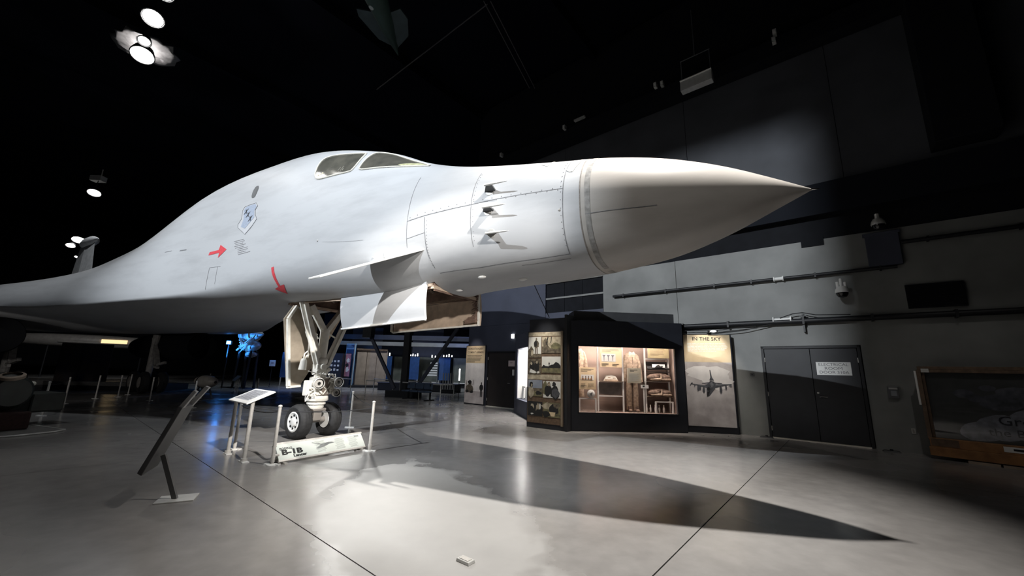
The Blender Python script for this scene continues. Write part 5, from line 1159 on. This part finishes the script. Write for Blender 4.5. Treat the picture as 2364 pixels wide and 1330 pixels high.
for i in range(5): MB().b2((i * .16, 0, .25), (i * .16 + .06, .05, 1.3)).build('slat', m_alu, t)
MB().b2((-.1, -.1, 0), (.8, .4, .25)).build('base', m_black, t)
t = thing('dark_plinth', 'low black plinth at the foot of the far screens', 'plinth', (-6.2, 27.6, 0), R(-8)); MB().b2((-3, 0, 0), (2.6, 1.4, .5)).build('body', m_black, t, bevel=.03); MB().b2((-3.05, -.05, .5), (2.65, 1.45, .54)).build('top', m_wall_navy, t)
t = thing('white_pillar_light', 'short glowing white strip at the edge of the airmen banner', 'light', (-2.65, 20.9, 0)); MB().b2((0, 0, 1.0), (.06, .06, 1.6)).build('strip', m_lampw, t); MB().tube((.03, .03, 0), (.03, .03, 1.0), .015, n=6).build('pole', m_black, t)
t = thing('exhibit_cabinet', 'dark cabinet with rows of small pale labels between gear and banner', 'cabinet', (-13.6, 30, 0)); MB().b2((0, 0, 0), (.95, .5, 2.5)).build('body', m_black, t); rr = random.Random(8)
for i in range(9): MB().b2((.1 + .25 * (i % 3), -.012, 1.2 + .32 * (i // 3)), (.24 + .25 * (i % 3), 0, 1.32 + .32 * (i // 3) + .06 * rr.random())).build('label_card', m_paper, t)
t = thing('pink_poster', 'narrow pinkish poster left of the blue banner', 'poster', (-12.58, 30.4, 0)); art(t, 'print', 0, .8, .4, 1.7, 0, [(m_paper, blob(.5, .7, .3, .1, 1)), (m_paper, blob(.5, .3, .3, .12, 2)), (m_ink, blob(.4, .5, .3, .08, 3))], mat('poster_pink', (.35, .16, .22), .6, noise=.4)); MB().b2((0, .01, 0), (.4, .05, 2.55)).build('board', m_black, t)
t = thing('white_notice', 'small white notice standing left of the nose leg', 'notice', (-16.9, 28, 0)); MB().b2((0, 0, 1.42), (.42, .02, 1.85)).build('sheet', m_paper, t); MB().tube((.2, .03, 0), (.2, .03, 1.45), .02, n=6).build('pole', m_black, t); MB().b2((.12, -.003, 1.6), (.3, 0, 1.7)).build('print', mat('notice_grey', (.4, .3, .3), .6), t)
# blue lit engine
t = thing('blue_lit_engine', 'jet engine washed in blue light behind the bomber belly', 'engine', (-17.3, 26.2, 0), R(-30))
MB().lathe([(.16, -1.25), (.34, -1.1), (.42, -.5), (.40, .2), (.30, .7), (.05, 1.35)], (.1, 0, 3.45), (1, 0, 0), 24).build('casing', mat('engine_metal', (.40, .41, .42), .5, .6, noise=.35, scale=5, bump=.3), t, smooth=True)
MB().lathe([(.10, -1.0), (.30, -.8), (.36, -.2), (.34, .5), (.2, .9), (.04, 1.1)], (.15, 0, 2.72), (1, 0, 0), 24).build('lower_casing', mat('engine_metal', (.40, .41, .42), .5, .6), t, smooth=True)
MB().lathe([(.06, -.5), (.18, -.3), (.2, .2), (.12, .6), (.03, .7)], (.3, 0, 2.15), (1, .0, 0), 18).build('gearbox', mat('engine_metal', (.40, .41, .42), .5, .6), t, smooth=True)
for x in (-.5, .0, .45): MB().lathe([(.42, -.04), (.45, -.02), (.45, .02), (.42, .04)], (x, 0, 3.45), (1, 0, 0), 24).build('ring', m_steel, t, smooth=True)
mb = MB(); rr = random.Random(21)
for i in range(9): mb.path([(rr.uniform(-.9, .9), -.36, rr.uniform(2.9, 3.3)), (rr.uniform(-.9, .9), -.5, rr.uniform(2.6, 3.0)), (rr.uniform(-.8, .9), -.38, rr.uniform(2.2, 2.8))], .035, 6)
mb.build('pipework', m_steel, t, smooth=True)['kind'] = 'stuff'
for x in (-.7, .7): MB().bar((x, -.3, 0), (x, -.2, 2.4), .1).bar((x, .3, 0), (x, .2, 2.4), .1).build('stand', m_black, t)
t = thing('blue_floodlight', 'small bright blue floodlight beside the blue lit engine', 'lamp', (-18.1, 25.4, 2.85)); MB().tube((0, 0, -2.85), (0, 0, -.12), .04, n=8).build('stand', m_black, t); MB().box((0, 0, 0), (.30, .12, .24)).build('housing', m_black, t); MB().b2((-.13, -.08, -.10), (.13, -.06, .10)).build('lens', m_blueglow, t)
spot('blue_wash', (-18.4, 24.9, 2.0), (-17.6, 26.4, 3.3), 1000, 90, .6, .1, (.05, .32, 1.0))
spot('blue_floor', (-15.5, 24.0, 4.0), (-13.5, 27, .8), 300, 110, .8, .1, (.08, .25, 1.0))
spot('blue_beams', (-3.6, 30.5, 2.6), (-4.6, 35, 4.6), 160, 90, .8, .1, (.1, .25, 1.0))
# pod on a stand
t = thing('grey_pod', 'grey torpedo shaped pod on low stands behind the reading panel', 'pod', (-13.5, 17.9, 0), R(-28))
MB().lathe([(.03, -.82), (.16, -.68), (.24, -.4), (.27, 0), (.25, .4), (.18, .66), (.08, .8), (.06, .82)], (0, 0, .74), (1, 0, 0), 24).build('body', m_pod, t, smooth=True)
MB().lathe([(.275, -.02), (.28, .02)], (-.25, 0, .74), (1, 0, 0), 24).build('strap', m_black, t); MB().lathe([(.07, 0), (.05, .05), (.01, .07)], (.8, 0, .74), (1, 0, 0), 14).build('tip', m_black, t); MB().bar((.3, 0, .98), (.3, 0, 1.1), .03).build('lug', m_dash, t)
for x in (-.35, .3): MB().bar((x, -.2, 0), (x, -.05, .5), .05).bar((x, .2, 0), (x, .05, .5), .05).b2((x - .04, -.26, 0), (x + .04, .26, .04)).build('stand', m_black, t); MB().ball((x, -.24, .06), .06, 10).build('foot', m_pod, t, smooth=True)
t = thing('far_reading_panel', 'black reading panel on three thin legs behind the grey pod', 'sign', (-15.2, 22.4, 0), R(-45)); MB().box((0, 0, .74), (.9, .05, .36), rot=Matrix.Rotation(R(-40), 3, 'X')).build('board', m_dash, t)
for x in (-.3, 0, .38): MB().tube((x, .05, 0), (x, .05, .72), .02, n=8).build('leg', m_alu, t)
# engine on mat, far left
t = thing('engine_on_stand', 'dark engine with ring mouth and maroon skirt on a stand at the left edge', 'engine', (-10.95, 8.95, 0), R(-20))
MB().lathe([(.34, -.9), (.40, -.6), (.42, -.1), (.38, .2), (.30, .3)], (-.35, 0, .82), (1, .1, 0), 24).build('casing', mat('engine_black_green', (.012, .017, .015), .5, noise=.4, scale=6), t, smooth=True)
MB().lathe([(.16, 0), (.2, .02), (.2, .08), (.15, .1)], (-.12, -.02, 1.12), (.3, -.2, 1), 18, caps=False).path([(-.6, -.1, 1.12), (-.35, -.05, 1.16), (-.15, 0, 1.15)], .035, 8).build('ring_mouth', m_box, t, smooth=True); 
mb = MB(); rr = random.Random(6)
for i in range(14): mb.path([(rr.uniform(-.7, 0), -.4, rr.uniform(.5, 1.1)), (rr.uniform(-.7, .1), -.43, rr.uniform(.4, 1.0)), (rr.uniform(-.6, .1), -.38, rr.uniform(.35, .9))], .016, 6)
mb.build('pipework', m_dash, t, smooth=True)['kind'] = 'stuff'; MB().b2((-.9, -.35, .02), (.12, .35, .40)).build('skirt', m_maroon, t, bevel=.04)
for x in (-.12, -.5): MB().bar((x, -.38, .03), (x + .06, -.36, .5), .06).build('leg', m_alu, t)
t = thing('floor_mat', 'grey rounded floor mat beneath the engine at the left edge', 'mat', (-10.75, 8.95, 0), R(-20)); p = [(-1.6, -.62, 0), (.55, -.62, 0), (.78, -.5, 0), (.85, -.25, 0), (.80, .35, 0), (.6, .6, 0), (-1.6, .6, 0)]
MB().prism(p, (0, 0, .018)).build('sheet', m_mat, t); MB().path([(a * 1.0, b_, .02) for a, b_, _ in p], .02, 6, closed=True).build('edge_trim', m_alu, t, smooth=True)
t = thing('dark_trailer', 'dark equipment cart carrying pale knobbly canisters at far left', 'cart', (-11.6, 10.1, 0), R(-20)); MB().b2((-.5, -.3, .3), (.35, .3, .75)).build('body', mat('engine_black_green', (.012, .017, .015), .5), t, bevel=.04)
for x in (-.35, .2): MB().lathe([(.16, -.05), (.17, 0), (.16, .05)], (x, -.32, .17), (0, 1, 0), 16).build('wheel', m_rubber, t)
for i, (a, z, r_) in enumerate(((-.33, .98, .05), (-.10, .88, .04), (.0, .98, .055), (-.02, .84, .045), (-.13, .74, .05))):
    t2 = thing('canister', ['leftmost pale canister on the dark cart', 'small pale canister in the middle of the cart', 'topmost pale canister on the dark cart', 'rightmost pale canister on the dark cart', 'lowest pale canister on the dark cart'][i], 'canister', (-11.35 + a, 9.62, z - .0), 0, 'pale canisters on the cart'); MB().ball((0, 0, 0), (r_ * 1.3, r_, r_), 12).build('body', m_cream, t2, smooth=True); MB().tube((0, 0, -r_), (0, .05, -r_ - .1), .014, n=6).build('stalk', m_dash, t2)
t = thing('brown_board', 'tall dark brown display board under the wing at left', 'display board', (-25.6, 22.6, 0), R(38)); MB().b2((0, 0, .1), (2.1, .2, 2.45)).build('board', m_brownp, t); MB().b2((-.1, -.2, 0), (2.2, .5, .1)).build('foot', m_black, t); MB().b2((.9, -.01, .1), (.93, 0, 2.45)).build('joint', m_black, t)
t = thing('long_platform', 'long low pale edged platform in the dark behind the main wheels', 'platform', (-24.0, 20.8, 0), R(8)); MB().b2((0, 0, .0), (5.6, 2, .34)).build('deck', m_black, t); MB().b2((0, -.03, .22), (5.6, .0, .42)).build('edge_board', m_mat, t)
t = thing('far_pale_fuselage', 'distant pale strip of a parked aircraft under the bomber belly', 'aircraft', (-37.5, 36, 0), R(40)); MB().lathe([(.05, -6.6), (.35, -5.5), (.5, -3), (.55, 0), (.5, 3), (.3, 5.4), (.1, 6)], (0, 0, 3.15), (1, 0, 0), 20).build('fuselage', m_pod, t, smooth=True); MB().b2((-2.4, -.6, 2.95), (2.4, .6, 3.05)).build('wing', m_pod, t); MB().b2((.2, -.62, 3.0), (1.9, -.5, 3.34)).build('lit_panel', mat('amber_glow', (1, .7, .3), .5, emit=(1, .72, .38), es=1.2), t)
for x in (-3, 0, 3): MB().tube((x, 0, 0), (x, 0, 2.7), .06, n=8).build('prop', m_black, t)
spot('far_left_wash', (-30, 28, 7), (-37, 36, 3), 500, 70, .8, .2)
